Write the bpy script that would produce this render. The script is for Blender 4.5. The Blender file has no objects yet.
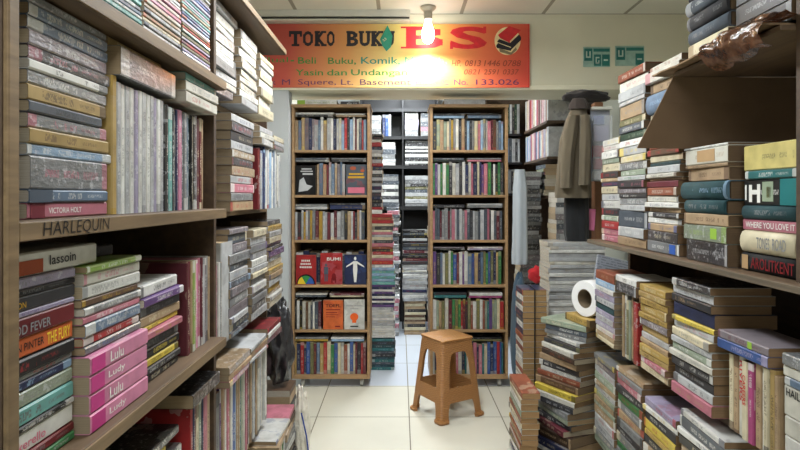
import bpy, bmesh, math, random
from mathutils import Matrix, Vector, noise as mnoise
rnd = random.Random(7)
SC = bpy.context.scene
COL = SC.collection
EYE = 1.19; F = 571.0; HZ = 197.0
PI = math.pi

# ------------------------------------------------------------------ colour
def lin(c):
    return tuple((x/12.92 if x <= .04045 else ((x+.055)/1.055)**2.4) for x in c)
PAL = {
 'white':(.86,.86,.84),'off_white':(.80,.79,.74),'cream':(.83,.78,.64),'yellow':(.88,.76,.20),'ochre':(.70,.57,.30),
 'mustard':(.72,.56,.14),'orange':(.90,.38,.14),'red':(.74,.14,.15),'dark_red':(.46,.07,.10),'maroon':(.42,.14,.19),
 'pink':(.87,.50,.66),'dusty_pink':(.78,.42,.50),'magenta':(.70,.22,.48),'purple':(.42,.27,.55),'lilac':(.66,.62,.76),
 'navy':(.13,.17,.34),'blue':(.19,.34,.64),'light_blue':(.54,.68,.82),'steel_blue':(.38,.48,.60),'teal':(.12,.44,.45),
 'dark_teal':(.10,.28,.31),'turquoise':(.38,.70,.68),'green':(.20,.52,.27),'dark_green':(.11,.27,.19),'lime_green':(.55,.70,.26),
 'olive':(.46,.45,.27),'sage_green':(.55,.61,.52),'black':(.06,.06,.07),'charcoal':(.20,.20,.22),'grey':(.50,.51,.52),'light_grey':(.71,.72,.73),
 'mauve_grey':(.50,.46,.49),'slate':(.29,.33,.38),'brown':(.40,.28,.19),'dark_brown':(.25,.17,.12),'tan':(.68,.56,.41),'rust':(.60,.29,.18),'gold':(.70,.56,.24),'pale_yellow':(.84,.77,.42),
}
def mute(c, s=.80, v=.93):
    g = .3*c[0]+.59*c[1]+.11*c[2]
    return tuple(v*(g+(x-g)*s) for x in c)
def C(n): return lin(mute(PAL[n]))
def cname(n): return n.replace('_', ' ')
ORD = ('topmost first second third fourth fifth sixth seventh eighth ninth tenth eleventh twelfth thirteenth fourteenth fifteenth sixteenth '
 'seventeenth eighteenth nineteenth twentieth twenty-first twenty-second twenty-third twenty-fourth twenty-fifth twenty-sixth twenty-seventh '
 'twenty-eighth twenty-ninth thirtieth thirty-first thirty-second thirty-third thirty-fourth thirty-fifth thirty-sixth thirty-seventh thirty-eighth thirty-ninth fortieth '
 'forty-first forty-second forty-third forty-fourth forty-fifth forty-sixth forty-seventh forty-eighth forty-ninth fiftieth').split()

# ------------------------------------------------------------------ node helper
class NT:
    def __init__(s, name):
        s.m = bpy.data.materials.new(name); s.m.use_nodes = True
        s.t = s.m.node_tree; s.n = s.t.nodes; s.l = s.t.links
        s.n.clear()
        s.out = s.n.new('ShaderNodeOutputMaterial')
        s.b = s.n.new('ShaderNodeBsdfPrincipled'); s.l.new(s.b.outputs[0], s.out.inputs[0])
    def put(s, sock, v):
        if isinstance(v, bpy.types.NodeSocket): s.l.new(v, sock)
        elif v is not None:
            if sock.type == 'RGBA' and len(v) == 3: v = (*v, 1)
            sock.default_value = v
    def math(s, op, a, b=None, c=None, clamp=False):
        n = s.n.new('ShaderNodeMath'); n.operation = op; n.use_clamp = clamp
        for i, v in enumerate((a, b, c)):
            if v is not None: s.put(n.inputs[i], v)
        return n.outputs[0]
    def mix(s, f, a, b, mode='MIX'):
        n = s.n.new('ShaderNodeMix'); n.data_type = 'RGBA'; n.blend_type = mode
        s.put(n.inputs[0], f); s.put(n.inputs[6], a); s.put(n.inputs[7], b)
        return n.outputs[2]
    def noise(s, vec, scale=5, detail=2, rough=.5, out=0, dim='3D'):
        n = s.n.new('ShaderNodeTexNoise'); n.noise_dimensions = dim
        if vec is not None: s.l.new(vec, n.inputs['Vector'])
        n.inputs['Scale'].default_value = scale; n.inputs['Detail'].default_value = detail; n.inputs['Roughness'].default_value = rough
        return n.outputs[out]
    def comb(s, x=0., y=0., z=0.):
        n = s.n.new('ShaderNodeCombineXYZ')
        for i, v in enumerate((x, y, z)): s.put(n.inputs[i], v)
        return n.outputs[0]
    def sep(s, v):
        n = s.n.new('ShaderNodeSeparateXYZ'); s.l.new(v, n.inputs[0]); return n.outputs
    def coord(s, which='Object'):
        return s.n.new('ShaderNodeTexCoord').outputs[which]
    def uv(s, name):
        n = s.n.new('ShaderNodeUVMap'); n.uv_map = name; return n.outputs[0]
    def attr(s, name):
        n = s.n.new('ShaderNodeAttribute'); n.attribute_type = 'OBJECT'; n.attribute_name = name; return n.outputs[0]
    def info(s):
        return s.n.new('ShaderNodeObjectInfo').outputs
    def scale(s, v, xyz):
        n = s.n.new('ShaderNodeVectorMath'); n.operation = 'MULTIPLY'; s.l.new(v, n.inputs[0]); n.inputs[1].default_value = xyz; return n.outputs[0]
    def ramp(s, f, stops):
        n = s.n.new('ShaderNodeValToRGB'); s.put(n.inputs[0], f)
        e = n.color_ramp.elements
        while len(e) < len(stops): e.new(.5)
        for k, (p, c) in enumerate(stops):
            e[k].position = p; e[k].color = (*c, 1) if len(c) == 3 else c
        return n.outputs[0]
    def bump(s, h, strength=.3, dist=.002):
        n = s.n.new('ShaderNodeBump'); n.inputs['Strength'].default_value = strength; n.inputs['Distance'].default_value = dist
        s.l.new(h, n.inputs['Height']); s.l.new(n.outputs[0], s.b.inputs['Normal'])
    def set(s, **k):
        for a, v in k.items(): s.put(s.b.inputs[a.replace('_', ' ')], v)
        return s.m
    def fract(s, x, k): return s.math('FRACT', s.math('MULTIPLY', x, k))

def plain(name, rgb, rough=.5, spec=.5, metal=0., var=.12, scale=30, coat=0., bump=0.):
    t = NT(name)
    c = lin(rgb)
    f = t.noise(t.coord(), scale, 3)
    lo = tuple(x*(1-var) for x in c); hi = tuple(min(1, x*(1+var)) for x in c)
    t.set(Base_Color=t.ramp(f, [(.3, lo), (.7, hi)]), Roughness=rough, Metallic=metal, Coat_Weight=coat)
    t.b.inputs['Specular IOR Level'].default_value = spec
    if bump: t.bump(t.noise(t.coord(), scale*3, 3), bump, .003)
    return t.m

# ------------------------------------------------------------------ book materials
def cover_mat(name, rough, coat, wrap, slot, cloth=False):
    t = NT(name)
    info = t.info(); col = info['Color']; r = info['Random']; acc = t.attr('accent')
    un = t.sep(t.uv('norm')); um = t.sep(t.uv('met')); u, v = un[0], un[1]
    seed = t.math('MULTIPLY', r, 83.)
    gr = t.noise(t.comb(um[0], um[1], seed), 22, 3)
    if slot == 'spine':
        t0 = t.math('MULTIPLY_ADD', r, .25, .10)
        ln = t.math('MULTIPLY_ADD', t.fract(r, 7.13), .30, .25)
        t1 = t.math('ADD', t0, ln)
        def win(x, a, b): return t.math('MULTIPLY', t.math('GREATER_THAN', x, a), t.math('LESS_THAN', x, b))
        T_ = t.math('DIVIDE', um[1], t.math('MAXIMUM', v, .01))
        inl = t.math('LESS_THAN', t.math('ABSOLUTE', t.math('SUBTRACT', um[1], t.math('MULTIPLY', T_, .5))), t.math('MINIMUM', t.math('MULTIPLY', T_, .25), .0055))
        gl = t.math('GREATER_THAN', t.noise(t.comb(t.math('MULTIPLY', um[0], 420.), t.math('MULTIPLY', um[1], 190.), seed), 1, 1), .49)
        gap = t.math('GREATER_THAN', t.noise(t.comb(t.math('MULTIPLY', um[0], 55.), seed, 0.), 1, 0), .42)
        m1 = t.math('MULTIPLY', t.math('MULTIPLY', win(u, t0, t1), inl), t.math('MULTIPLY', gl, gap))
        gl2 = t.math('GREATER_THAN', t.noise(t.comb(t.math('MULTIPLY', um[0], 700.), t.math('MULTIPLY', v, 5.), seed), 1, 1), .5)
        a2 = t.math('ADD', t1, .06)
        m2 = t.math('MULTIPLY', t.math('MULTIPLY', win(u, a2, t.math('MINIMUM', t.math('ADD', a2, .22), .92)), win(v, .36, .64)), gl2)
        txt = t.math('MULTIPLY', t.math('MAXIMUM', m1, t.math('MULTIPLY', m2, .8)), t.attr('lettered'))
        b1 = t.math('MULTIPLY', t.math('GREATER_THAN', u, t.math('MULTIPLY_ADD', t.fract(r, 11.7), .10, .86)), t.math('GREATER_THAN', t.fract(r, 3.71), .62))
        b2 = t.math('MULTIPLY', t.math('LESS_THAN', u, t.math('MULTIPLY_ADD', t.fract(r, 17.3), .14, .03)), t.math('GREATER_THAN', t.fract(r, 5.33), .66))
        band = t.math('MULTIPLY', t.math('MULTIPLY', t.math('MAXIMUM', b1, b2), .75), t.attr('lettered'))
        c = t.mix(band, col, acc)
        c = t.mix(t.math('MULTIPLY', txt, .62), c, t.mix(band, acc, col))
    else:
        a = t.noise(t.comb(um[0], um[1], seed), 14, 3)
        c = t.mix(t.math('MULTIPLY', t.math('GREATER_THAN', a, .56), .28), col, acc)
    c = t.mix(1., c, t.ramp(gr, [(.25, (.72, .71, .69)), (.6, (1.04, 1.04, 1.03))]), 'MULTIPLY')
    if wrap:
        c = t.mix(t.math('MULTIPLY', t.math('GREATER_THAN', t.noise(t.comb(t.math('MULTIPLY', um[0], 1.2), um[1], seed), 60, 3, .6), .60), .35), c, lin((.80, .81, .83)))  # pale streaks painted in as highlights on the shrink wrap
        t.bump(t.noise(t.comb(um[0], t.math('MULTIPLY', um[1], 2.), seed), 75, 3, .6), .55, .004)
    elif cloth:
        t.bump(t.noise(t.coord(), 900, 1), .2, .001)
    t.set(Base_Color=c, Roughness=rough, Coat_Weight=coat, Coat_Roughness=.12)
    t.b.inputs['Specular IOR Level'].default_value = .4
    return t.m
STY = {}
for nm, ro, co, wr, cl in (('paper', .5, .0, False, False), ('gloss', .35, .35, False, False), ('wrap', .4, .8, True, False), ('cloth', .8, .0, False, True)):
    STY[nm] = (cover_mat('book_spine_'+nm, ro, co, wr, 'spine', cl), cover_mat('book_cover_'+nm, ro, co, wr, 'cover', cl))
def pages_mat():
    t = NT('page_block')
    c = t.attr('pagecol'); o = t.coord()
    f = t.noise(t.scale(o, (14, 14, 1100)), 1, 2, .6)
    g = t.noise(o, 25, 2)
    c = t.mix(1., c, t.ramp(f, [(.3, (.62, .60, .57)), (.65, (1.05, 1.05, 1.05))]), 'MULTIPLY')
    c = t.mix(t.math('MULTIPLY', g, .35), c, lin((.55, .44, .30)))
    return t.set(Base_Color=c, Roughness=.85)
M_PAGES = pages_mat()
M_INK = {}
def ink(n):
    if n not in M_INK: M_INK[n] = plain('ink_'+n, PAL[n], .5, .3, var=.05)
    return M_INK[n]

# ------------------------------------------------------------------ object helpers
def tag(o, label=None, cat=None, group=None, kind=None):
    if label: o['label'] = label
    if cat: o['category'] = cat
    if group: o['group'] = group
    if kind: o['kind'] = kind
    return o
def obj(name, me, mats=(), parent=None, M=None):
    if isinstance(me, bmesh.types.BMesh):
        bm = me; me = bpy.data.meshes.new(name); bm.to_mesh(me); bm.free()
    for m in (mats if isinstance(mats, (list, tuple)) else [mats]): me.materials.append(m)
    o = bpy.data.objects.new(name, me); COL.objects.link(o)
    if parent: o.parent = parent
    if M is not None: o.matrix_basis = M
    return o
def empty(name, loc=(0, 0, 0), rz=0.):
    o = bpy.data.objects.new(name, None); COL.objects.link(o); o.location = loc; o.rotation_euler = (0, 0, rz); return o
def smooth(o, ang=40):
    for p in o.data.polygons: p.use_smooth = True
    try: o.data.set_sharp_from_angle(angle=math.radians(ang))
    except Exception: pass
    return o
def bx(bm, x0, x1, y0, y1, z0, z1, bev=0.):
    vs = [bm.verts.new((x, y, z)) for x in (x0, x1) for y in (y0, y1) for z in (z0, z1)]
    fs = [bm.faces.new([vs[i] for i in q]) for q in ((0, 1, 3, 2), (4, 6, 7, 5), (0, 4, 5, 1), (2, 3, 7, 6), (0, 2, 6, 4), (1, 5, 7, 3))]
    if bev:
        es = list({e for f in fs for e in f.edges})
        bmesh.ops.bevel(bm, geom=es, offset=bev, segments=2, affect='EDGES', profile=.5)
    return bm
def box(x0, x1, y0, y1, z0, z1, bev=0.): return bx(bmesh.new(), x0, x1, y0, y1, z0, z1, bev)
def tube(bm, pts, r, n=8, cap=True):
    rings = []
    pts = [Vector(p) for p in pts]
    for i, p in enumerate(pts):
        d = (pts[min(i+1, len(pts)-1)]-pts[max(i-1, 0)]).normalized()
        a = d.orthogonal().normalized(); b = d.cross(a)
        if rings:
            pass
        rr = r[i] if isinstance(r, (list, tuple)) else r
        rings.append([bm.verts.new(p+(a*math.cos(2*PI*k/n)+b*math.sin(2*PI*k/n))*rr) for k in range(n)])
    for A, B in zip(rings, rings[1:]):
        for k in range(n): bm.faces.new((A[k], A[(k+1) % n], B[(k+1) % n], B[k]))
    if cap: bm.faces.new(rings[0][::-1]); bm.faces.new(rings[-1])
    return bm
def lathe(bm, prof, n=24, M=None, cap=True):
    rings = []
    for r, z in prof:
        rings.append([bm.verts.new((M @ Vector((r*math.cos(2*PI*k/n), r*math.sin(2*PI*k/n), z))) if M else (r*math.cos(2*PI*k/n), r*math.sin(2*PI*k/n), z)) for k in range(n)])
    for A, B in zip(rings, rings[1:]):
        for k in range(n): bm.faces.new((A[k], A[(k+1) % n], B[(k+1) % n], B[k]))
    if cap: bm.faces.new(rings[0][::-1]); bm.faces.new(rings[-1])
    return bm

# ------------------------------------------------------------------ text
def glyphs(s, offset=0., shear=0.):
    cu = bpy.data.curves.new('t', 'FONT'); cu.body = s; cu.size = 1.; cu.offset = offset; cu.shear = shear; cu.resolution_u = 3
    o = bpy.data.objects.new('t', cu); COL.objects.link(o)
    me = bpy.data.meshes.new_from_object(o)
    vs = [v.co.copy() for v in me.vertices]; fs = [tuple(p.vertices) for p in me.polygons]
    bpy.data.objects.remove(o); bpy.data.meshes.remove(me); bpy.data.curves.remove(cu)
    return vs, fs
def text_mesh(s, w, h, offset=0., rects=None, shear=0.):
    """letters fitted in a w x h box, lower left at the origin, in the xy plane"""
    vs, fs = glyphs(s, offset, shear)
    x0 = min(v.x for v in vs); x1 = max(v.x for v in vs); y0 = min(v.y for v in vs); y1 = max(v.y for v in vs)
    vs = [Vector(((v.x-x0)/(x1-x0)*w, (v.y-y0)/(y1-y0)*h, 0)) for v in vs]
    return vs, fs
def text_obj(name, s, w, h, M, mat, parent, offset=0., extra=None, shear=0.):
    vs, fs = text_mesh(s, w, h, offset, shear=shear)
    if extra:
        for q, (a, b, c, d) in enumerate(extra):
            e = .0002*(q+1)
            k = len(vs); vs += [Vector((a, c, e)), Vector((b, c, e)), Vector((b, d, e)), Vector((a, d, e))]; fs.append((k, k+1, k+2, k+3))
    me = bpy.data.meshes.new(name); me.from_pydata([M @ v for v in vs], [], fs); me.update()
    return obj(name, me, mat, parent)

# ------------------------------------------------------------------ books
def basis(X, Y, Z, o):
    return Matrix(((X[0], Y[0], Z[0], o[0]), (X[1], Y[1], Z[1], o[1]), (X[2], Y[2], Z[2], o[2]), (0, 0, 0, 1)))
def cover_mesh(L, W, T, c, rnd_spine, solid):
    """spine along x at y=0, boards at z=0 and z=T; slot 0 spine, slot 1 boards, slot 2 pages"""
    if rnd_spine:
        h = min(.012, W*.1); bl = T*.16
        arc = []
        for k in range(7):
            a = -PI/2+PI*k/6
            arc.append((h*.35-(bl+h*.35)*math.cos(a), T/2+T/2*math.sin(a)))
        prof = [(W, 0.), (h, 0.)]+arc+[(h, T), (W, T)]
        ns = len(prof); spine = set(range(1, ns-2))
    else:
        b = min(.0024, T*.22)
        prof = [(W, 0.), (.005, 0.), (b, 0.0), (0., b), (0., T-b), (b, T), (.005, T), (W, T)]
        ns = len(prof); spine = set(range(2, ns-3))
    V, Fc, mi, UN, UM = [], [], [], [], []
    def face(idx, m, n, u):
        Fc.append(idx); mi.append(m); UN.append(n); UM.append(u)
    for x in (0., L): V += [(x, y, z) for y, z in prof]
    for i in range(ns-1):
        a, b2 = prof[i], prof[i+1]
        if i in spine:
            n = [(0, a[1]/T), (1, a[1]/T), (1, b2[1]/T), (0, b2[1]/T)]; u = [(0, a[1]), (L, a[1]), (L, b2[1]), (0, b2[1])]; m = 0
        else:
            n = [(0, a[0]/W), (1, a[0]/W), (1, b2[0]/W), (0, b2[0]/W)]; u = [(0, a[0]), (L, a[0]), (L, b2[0]), (0, b2[0])]; m = 1
        face((i, ns+i, ns+i+1, i+1), m, n, u)
    z4 = [(0, 0)]*4
    if solid:
        zz = [(0, 0)]*ns
        face(tuple(range(ns)), 2, zz, zz); face(tuple(range(2*ns-1, ns-1, -1)), 2, zz, zz)
        face((0, ns-1, 2*ns-1, ns), 2, z4, z4)
    else:
        cx = sum(p[0] for p in prof)/ns
        inn = []
        for k, (y, z) in enumerate(prof):
            yy = y if k in (0, ns-1) else max(y+c, c*1.0) if y < .03 else y
            zz = c+(z/T)*(T-2*c)
            inn.append((yy, zz))
        for x in (0., L): V += [(x, y, z) for y, z in inn]
        o = 2*ns
        for i in range(ns-1):
            face((o+i, o+i+1, o+ns+i+1, o+ns+i), 1, z4, z4)
            face((i, i+1, o+i+1, o+i), 1, z4, z4)
            face((ns+i, o+ns+i, o+ns+i+1, ns+i+1), 1, z4, z4)
        for k in (0, ns-1):
            q = (k, o+k, o+ns+k, ns+k)
            face(q if k == 0 else q[::-1], 1, z4, z4)
    me = bpy.data.meshes.new('book'); me.from_pydata(V, [], Fc)
    l1 = me.uv_layers.new(name='norm'); l2 = me.uv_layers.new(name='met')
    k = 0
    for p in me.polygons:
        p.material_index = mi[p.index]
        for j in range(p.loop_total):
            l1.data[k].uv = UN[p.index][j]; l2.data[k].uv = UM[p.index][j]; k += 1
    if rnd_spine:
        for p in me.polygons:
            if p.material_index == 0: p.use_smooth = True
    me.update()
    return me
PAGE = [(.70, .64, .53), (.66, .58, .46), (.70, .67, .59), (.60, .53, .42), (.74, .72, .67)]
def book(kind, L, W, T, M, col, acc, label, cat='book', group=None, style='paper', rs=False, near=True, page=None, text=None, patch=None, lettered=1.):
    hard = rs or style == 'cloth'
    c = .0022 if hard else .0008
    pc = page if page else rnd.choice(PAGE)
    me = cover_mesh(L, W, T, min(c, T*.2), rs, not near)
    o = obj(kind, me, [*STY[style], M_PAGES], None, M)
    v = .86+rnd.random()*.24
    o.color = (*[min(1, x*v) for x in C(col)], 1)
    o['accent'] = [float(x) for x in C(acc)]; o['pagecol'] = [float(x) for x in lin(pc)]
    o['lettered'] = float(0. if text else lettered)
    tag(o, label, cat, group)
    if near:
        ov = .004 if hard else .0006
        cc = min(c, T*.2)+.0001
        y0 = cc*1.5+(.004 if rs else 0)
        p = obj('pages', box(ov, L-ov, y0, W-ov*1.2, cc, T-cc), M_PAGES, o)
        p['pagecol'] = [float(x) for x in lin(pc)]
    e = .0007+(T*.16 if rs else 0)
    if patch:
        for (a, b, pcol, z0, z1) in patch:
            obj('label_patch', box(a*L, b*L, -e, -e+.0004, z0*T, z1*T), ink(pcol), o)
    if text:
        for (s, a, b, z0, z1, tcol) in text:
            text_obj('title_lettering', s, (b-a)*L, (z1-z0)*T, basis((1, 0, 0), (0, 0, 1), (0, -1, 0), (a*L, -e-.0003, z0*T)), ink(tcol), o, .01)
    return o
def parse(specs):
    out = []
    for s in specs.split(';'):
        q = s.split()
        if not q: continue
        d = {'T': float(q[0])/1000, 'col': q[1], 'acc': q[2]}
        for w in q[3:]:
            if '=' in w:
                k, v = w.split('='); d[k] = float(v)
            elif w == 'round': d['rs'] = True
            else: d['style'] = w
        out.append(d)
    return out
def fill(total, tmin, tmax, cols, accs=('white', 'black', 'yellow', 'cream', 'red'), styles=('paper',)):
    out, s = [], 0.
    last = None
    while True:
        T = rnd.uniform(tmin, tmax)/1000
        if s+T+.0005 > total: break
        c = rnd.choice(cols)
        if c == last: c = rnd.choice(cols)
        last = c
        a = rnd.choice([k for k in accs if k != c])
        if c in ('black', 'navy', 'dark_green', 'charcoal', 'dark_red', 'dark_brown', 'dark_teal', 'maroon', 'slate') and a in ('black',): a = 'cream'
        if c in ('white', 'off_white', 'cream', 'light_grey') and a in ('white', 'cream'): a = 'navy'
        out.append({'T': T, 'col': c, 'acc': a, 'style': rnd.choice(styles)}); s += T+.0005
    return out
def mkind(kind): return kind.replace('_', ' ')
def stack(side, plane, d0, z, specs, kind, phrase, L=.2, W=.13, jl=.012, jp=.005, yaw=1.2, style='paper', near=True, frm='top', cat='book', group=None, x0=None, rs=False, page=None, base_yaw=0., noun=None, ztop=None):
    """a pile of books lying flat. side L: spines face +x, R: spines face -x, B: spines face the camera (x0 = left end)"""
    if isinstance(specs, str): specs = parse(specs)
    n = len(specs); res = []; z += .0006
    for i, s in enumerate(specs):
        if isinstance(s, str): s = parse(s)[0]
        T = s['T']; l = s.get('L', L)-rnd.random()*jl; w = s.get('W', W)-rnd.random()*.008
        pl = s.get('dx', 0.)+rnd.random()*jp
        dd = s.get('dd', 0.)+(rnd.random()*jl*.4)
        if side == 'L':
            M = basis((0, 1, 0), (-1, 0, 0), (0, 0, 1), (plane-pl+.0, d0+dd, z)); ctr = Vector((plane-w/2, d0+l/2, z))
        elif side == 'R':
            M = basis((0, -1, 0), (1, 0, 0), (0, 0, 1), (plane+pl, d0+dd+l, z)); ctr = Vector((plane+w/2, d0+l/2, z))
        else:
            M = basis((1, 0, 0), (0, 1, 0), (0, 0, 1), (x0+dd, d0+pl, z)); ctr = Vector((x0+l/2, d0+w/2, z))
        a = math.radians(base_yaw+s.get('yaw', 0.)+rnd.uniform(-yaw, yaw))
        M = Matrix.Translation(ctr) @ Matrix.Rotation(a, 4, 'Z') @ Matrix.Translation(-ctr) @ M
        k = (n-i) if frm == 'top' else i+1
        o_ = ORD[k] if not (frm == 'top' and k == 1) else 'topmost'
        if frm == 'bottom' and k == 1: o_ = 'lowest'
        nn = noun or mkind(kind)
        lab = s.get('label') or (f"{cname(s['col'])} {nn}, {o_} from the {frm} of {phrase}" if k > 1 else f"{cname(s['col'])} {nn}, {o_} of {phrase}")
        res.append(book(kind, l, w, T, M, s['col'], s['acc'], lab, cat, group or (None if phrase == 'x' else 'books in '+phrase), s.get('style', style), s.get('rs', rs), near, s.get('page', page), s.get('text'), s.get('patch'), s.get('lettered', 1. if near else .5)))
        z += T+.0007
    return z
def row(side, plane, start, z, specs, kind, phrase, L=.2, W=.13, jh=.012, jp=.006, style='paper', near=True, cat='book', group=None, page=None, frm=None, noun=None, lean=0., rs=False):
    """books standing in a row. side L/R: from the near end to the far end; B: from the left"""
    if isinstance(specs, str): specs = parse(specs)
    pos = start; top = 0; n = len(specs); z += .0006
    for i, s in enumerate(specs):
        if isinstance(s, str): s = parse(s)[0]
        T = s['T']; l = s.get('L', L)-rnd.random()*jh; w = s.get('W', W)-rnd.random()*.006; p = rnd.random()*jp+s.get('dx', 0.)
        if side == 'L': M = basis((0, 0, -1), (-1, 0, 0), (0, 1, 0), (plane-p, pos, z+l))
        elif side == 'R': M = basis((0, 0, -1), (1, 0, 0), (0, -1, 0), (plane+p, pos+T, z+l))
        else: M = basis((0, 0, -1), (0, 1, 0), (1, 0, 0), (pos, plane+p, z+l))
        if lean:
            q = Vector((pos, plane, z)); M = Matrix.Translation(q) @ Matrix.Rotation(math.radians(lean), 4, 'Y') @ Matrix.Translation(-q) @ M
        fr = frm or ('left' if side == 'B' else 'near end')
        lab = s.get('label') or f"{cname(s['col'])} {noun or mkind(kind)}, {ORD[i+1]} from the {fr} {phrase}"
        book(kind, l, w, T, M, s['col'], s['acc'], lab, cat, group or ('books standing '+phrase), s.get('style', style), s.get('rs', rs), near, s.get('page', page), s.get('text'), s.get('patch'), s.get('lettered', 1. if near else .45))
        pos += T+.0005; top = max(top, z+l)
    return pos, top
BULB_E, BULB_W, AISLE_W, REAR_W, BACK_W, WORLD_S, EXPO = 14., 19., 22., 20., 40., .12, .36
# ------------------------------------------------------------------ setting
def wood_mat(name, lo, hi, rough=.6, sc=(3, 3, 40)):
    t = NT(name); o = t.coord()
    f = t.noise(t.scale(o, sc), 1, 4, .6); g = t.noise(o, 4, 3)
    c = t.ramp(f, [(.25, lin(lo)), (.75, lin(hi))])
    c = t.mix(1., c, t.ramp(g, [(.3, (.75, .74, .72)), (.7, (1.08, 1.08, 1.08))]), 'MULTIPLY')
    t.bump(f, .25, .002)
    return t.set(Base_Color=c, Roughness=rough)
M_WOOD = wood_mat('wood_shelf', (.28, .22, .155), (.41, .325, .235), .6, (40, 3, 40))
M_WOODD = wood_mat('wood_dark', (.22, .16, .11), (.33, .25, .17), .65, (40, 3, 40))
M_EDGE = wood_mat('wood_edge', (.37, .30, .21), (.53, .44, .32), .6, (60, 4, 60))
M_EDGER = wood_mat('wood_edge_grey', (.30, .26, .21), (.44, .39, .32), .7, (60, 4, 160))
M_TROL = wood_mat('wood_trolley', (.56, .44, .31), (.70, .57, .41), .55, (4, 40, 40))
M_POST = wood_mat('wood_post', (.40, .27, .18), (.55, .38, .25), .6, (40, 40, 3))

def grid_mat(name, base, line, size, ox, oy, lw, rough, inner=None, ysplit=None, bump=.3):
    t = NT(name); x, y, z = t.sep(t.coord())
    def near_line(v, o):
        f = t.math('FRACT', t.math('MULTIPLY', t.math('SUBTRACT', v, o), 1/size))
        d = t.math('MINIMUM', f, t.math('SUBTRACT', 1., f))
        return t.math('LESS_THAN', d, lw/size/2)
    m = t.math('MAXIMUM', near_line(x, ox), near_line(y, oy))
    n = t.noise(t.coord(), 3, 4)
    c0 = t.ramp(n, [(.3, tuple(k*.93 for k in lin(base))), (.7, lin(base))])
    if inner:
        c0 = t.mix(t.math('GREATER_THAN', y, ysplit), c0, lin(inner))
    t.set(Base_Color=t.mix(m, c0, lin(line)), Roughness=t.math('MULTIPLY_ADD', n, .12, rough))
    t.bump(t.math('SUBTRACT', 1., m), bump, .002)
    return t.m
M_FLOOR = grid_mat('floor_tiles', (.87, .86, .80), (.55, .53, .47), .5, .05, 3.09, .006, .18, (.80, .83, .87), 3.6)
M_CEIL = grid_mat('ceiling_tiles', (.90, .90, .86), (.62, .61, .56), .5, .374, .0, .022, .8)
M_WALL = plain('wall_paint', (.91, .90, .82), .8, .2, var=.04, scale=3)
M_WALLG = plain('wall_paint_grey', (.70, .72, .74), .8, .2, var=.05, scale=3)
CZ = 2.31
def struct(name, bm, m): return tag(obj(name, bm, m), kind='structure')
struct('floor', box(-1.3, 2.1, -2.0, 5.6, -.1, 0), M_FLOOR)
struct('ceiling', box(-1.3, 2.1, -2.0, 5.6, CZ, CZ+.08), M_CEIL)
struct('wall_left', box(-1.0, -.93, -2.0, 5.6, 0, CZ), M_WALL)
struct('wall_right', box(1.90, 1.98, -2.0, 5.6, 0, CZ), M_WALL)
struct('wall_back', box(-1.0, 1.98, 5.5, 5.6, 0, CZ), M_WALLG)
# partition with the doorway in it, banner on its header
struct('wall_partition_left', box(-.93, -.684, 3.5, 3.62, 0, 1.845), M_WALLG)
struct('wall_header', box(-.93, 1.899, 3.5, 3.85, 1.845, CZ), M_WALL)
struct('trim_1', box(-.93, 1.899, 3.485, 3.4995, 1.845, 1.872, .003), M_WALL)
# dark slot and white rail along the ceiling over the banner
rl = empty('ceiling_rail', (-.3, 3.44, CZ)); tag(rl, 'slim pale cable rail with a dark slot along the ceiling above the banner', 'rail')
mt_white = plain('painted_metal', (.82, .82, .78), .4, .5, var=.03)
M_BLACK = plain('black_matte', (.05, .05, .05), .6, .3)
obj('rail_body', box(-.6, .36, -.03, .045, -.040, 0, .002), mt_white, rl)
obj('slot', box(-.6, .355, -.012, .045, -.054, -.0403, .001), M_BLACK, rl)
obj('lower_lip', box(-.6, .36, -.03, .045, -.065, -.0543, .002), mt_white, rl)

# ------------------------------------------------------------------ left bookcase
XL = -.47
def board(par, x0, x1, y0, y1, z, T=.024, edge=None, name='shelf'):
    b = obj(name, box(x0, x1, y0, y1, z-T, z, .002), M_WOOD, par)
    if edge == 'L':
        obj('front_edge', box(x1+.0002, x1+.004, y0, y1, z-T+.001, z-.001, .001), M_EDGE, b)
    if edge == 'R':
        obj('front_edge', box(x0-.004, x0-.0002, y0, y1, z-T+.001, z-.001, .001), M_EDGER, b)
    return b
ZA, ZB, ZC, ZU, ZT = 1.159, .815, .43, 1.50, 1.86
lb = empty('bookcase', (-.68, 1.1, 0)); tag(lb, 'tall brown wooden bookcase with a thick post at the near left', 'bookcase')
def lbx(name, x0, x1, y0, y1, z0, z1, m, bev=.002): return obj(name, box(x0+.68, x1+.68, y0-1.1, y1-1.1, z0, z1, bev), m, lb)
lbx('side_panel', -.84, XL-.004, .68, .70, 0, 2.1, M_WOODD)
lbx('post_edge', XL-.0035, XL+.004, .68, .70, 0, 2.1, M_EDGE)
lbx('side_panel', -.84, XL-.03, 1.535, 1.555, 0, 2.1, M_WOODD)
lbx('back_panel', -.86, -.842, .68, 1.555, 0, 2.1, M_WOODD, 0)
bA = board(lb, -.84+.68, XL+.68, .701-1.1, 1.534-1.1, ZA, .025, 'L')
bB = board(lb, -.84+.68, XL+.68, .701-1.1, 1.534-1.1, ZB, .025, 'L')
for z in (ZC, ZU, ZT): board(lb, -.84+.68, XL+.68, .701-1.1, 1.534-1.1, z, .025, 'L')
# hand written word on the edge of the middle shelf
def edge_word(s, y0, y1, z0, z1, par):
    text_obj('marker_lettering', s, y1-y0, z1-z0, basis((0, 1, 0), (0, 0, 1), (1, 0, 0), (XL+.68+.0046, y0-1.1, z0)), ink('black'), par, -.01, shear=.1)
edge_word('HARLEQUIN', .745, .915, ZA-.0235, ZA-.002, bA)

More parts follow.
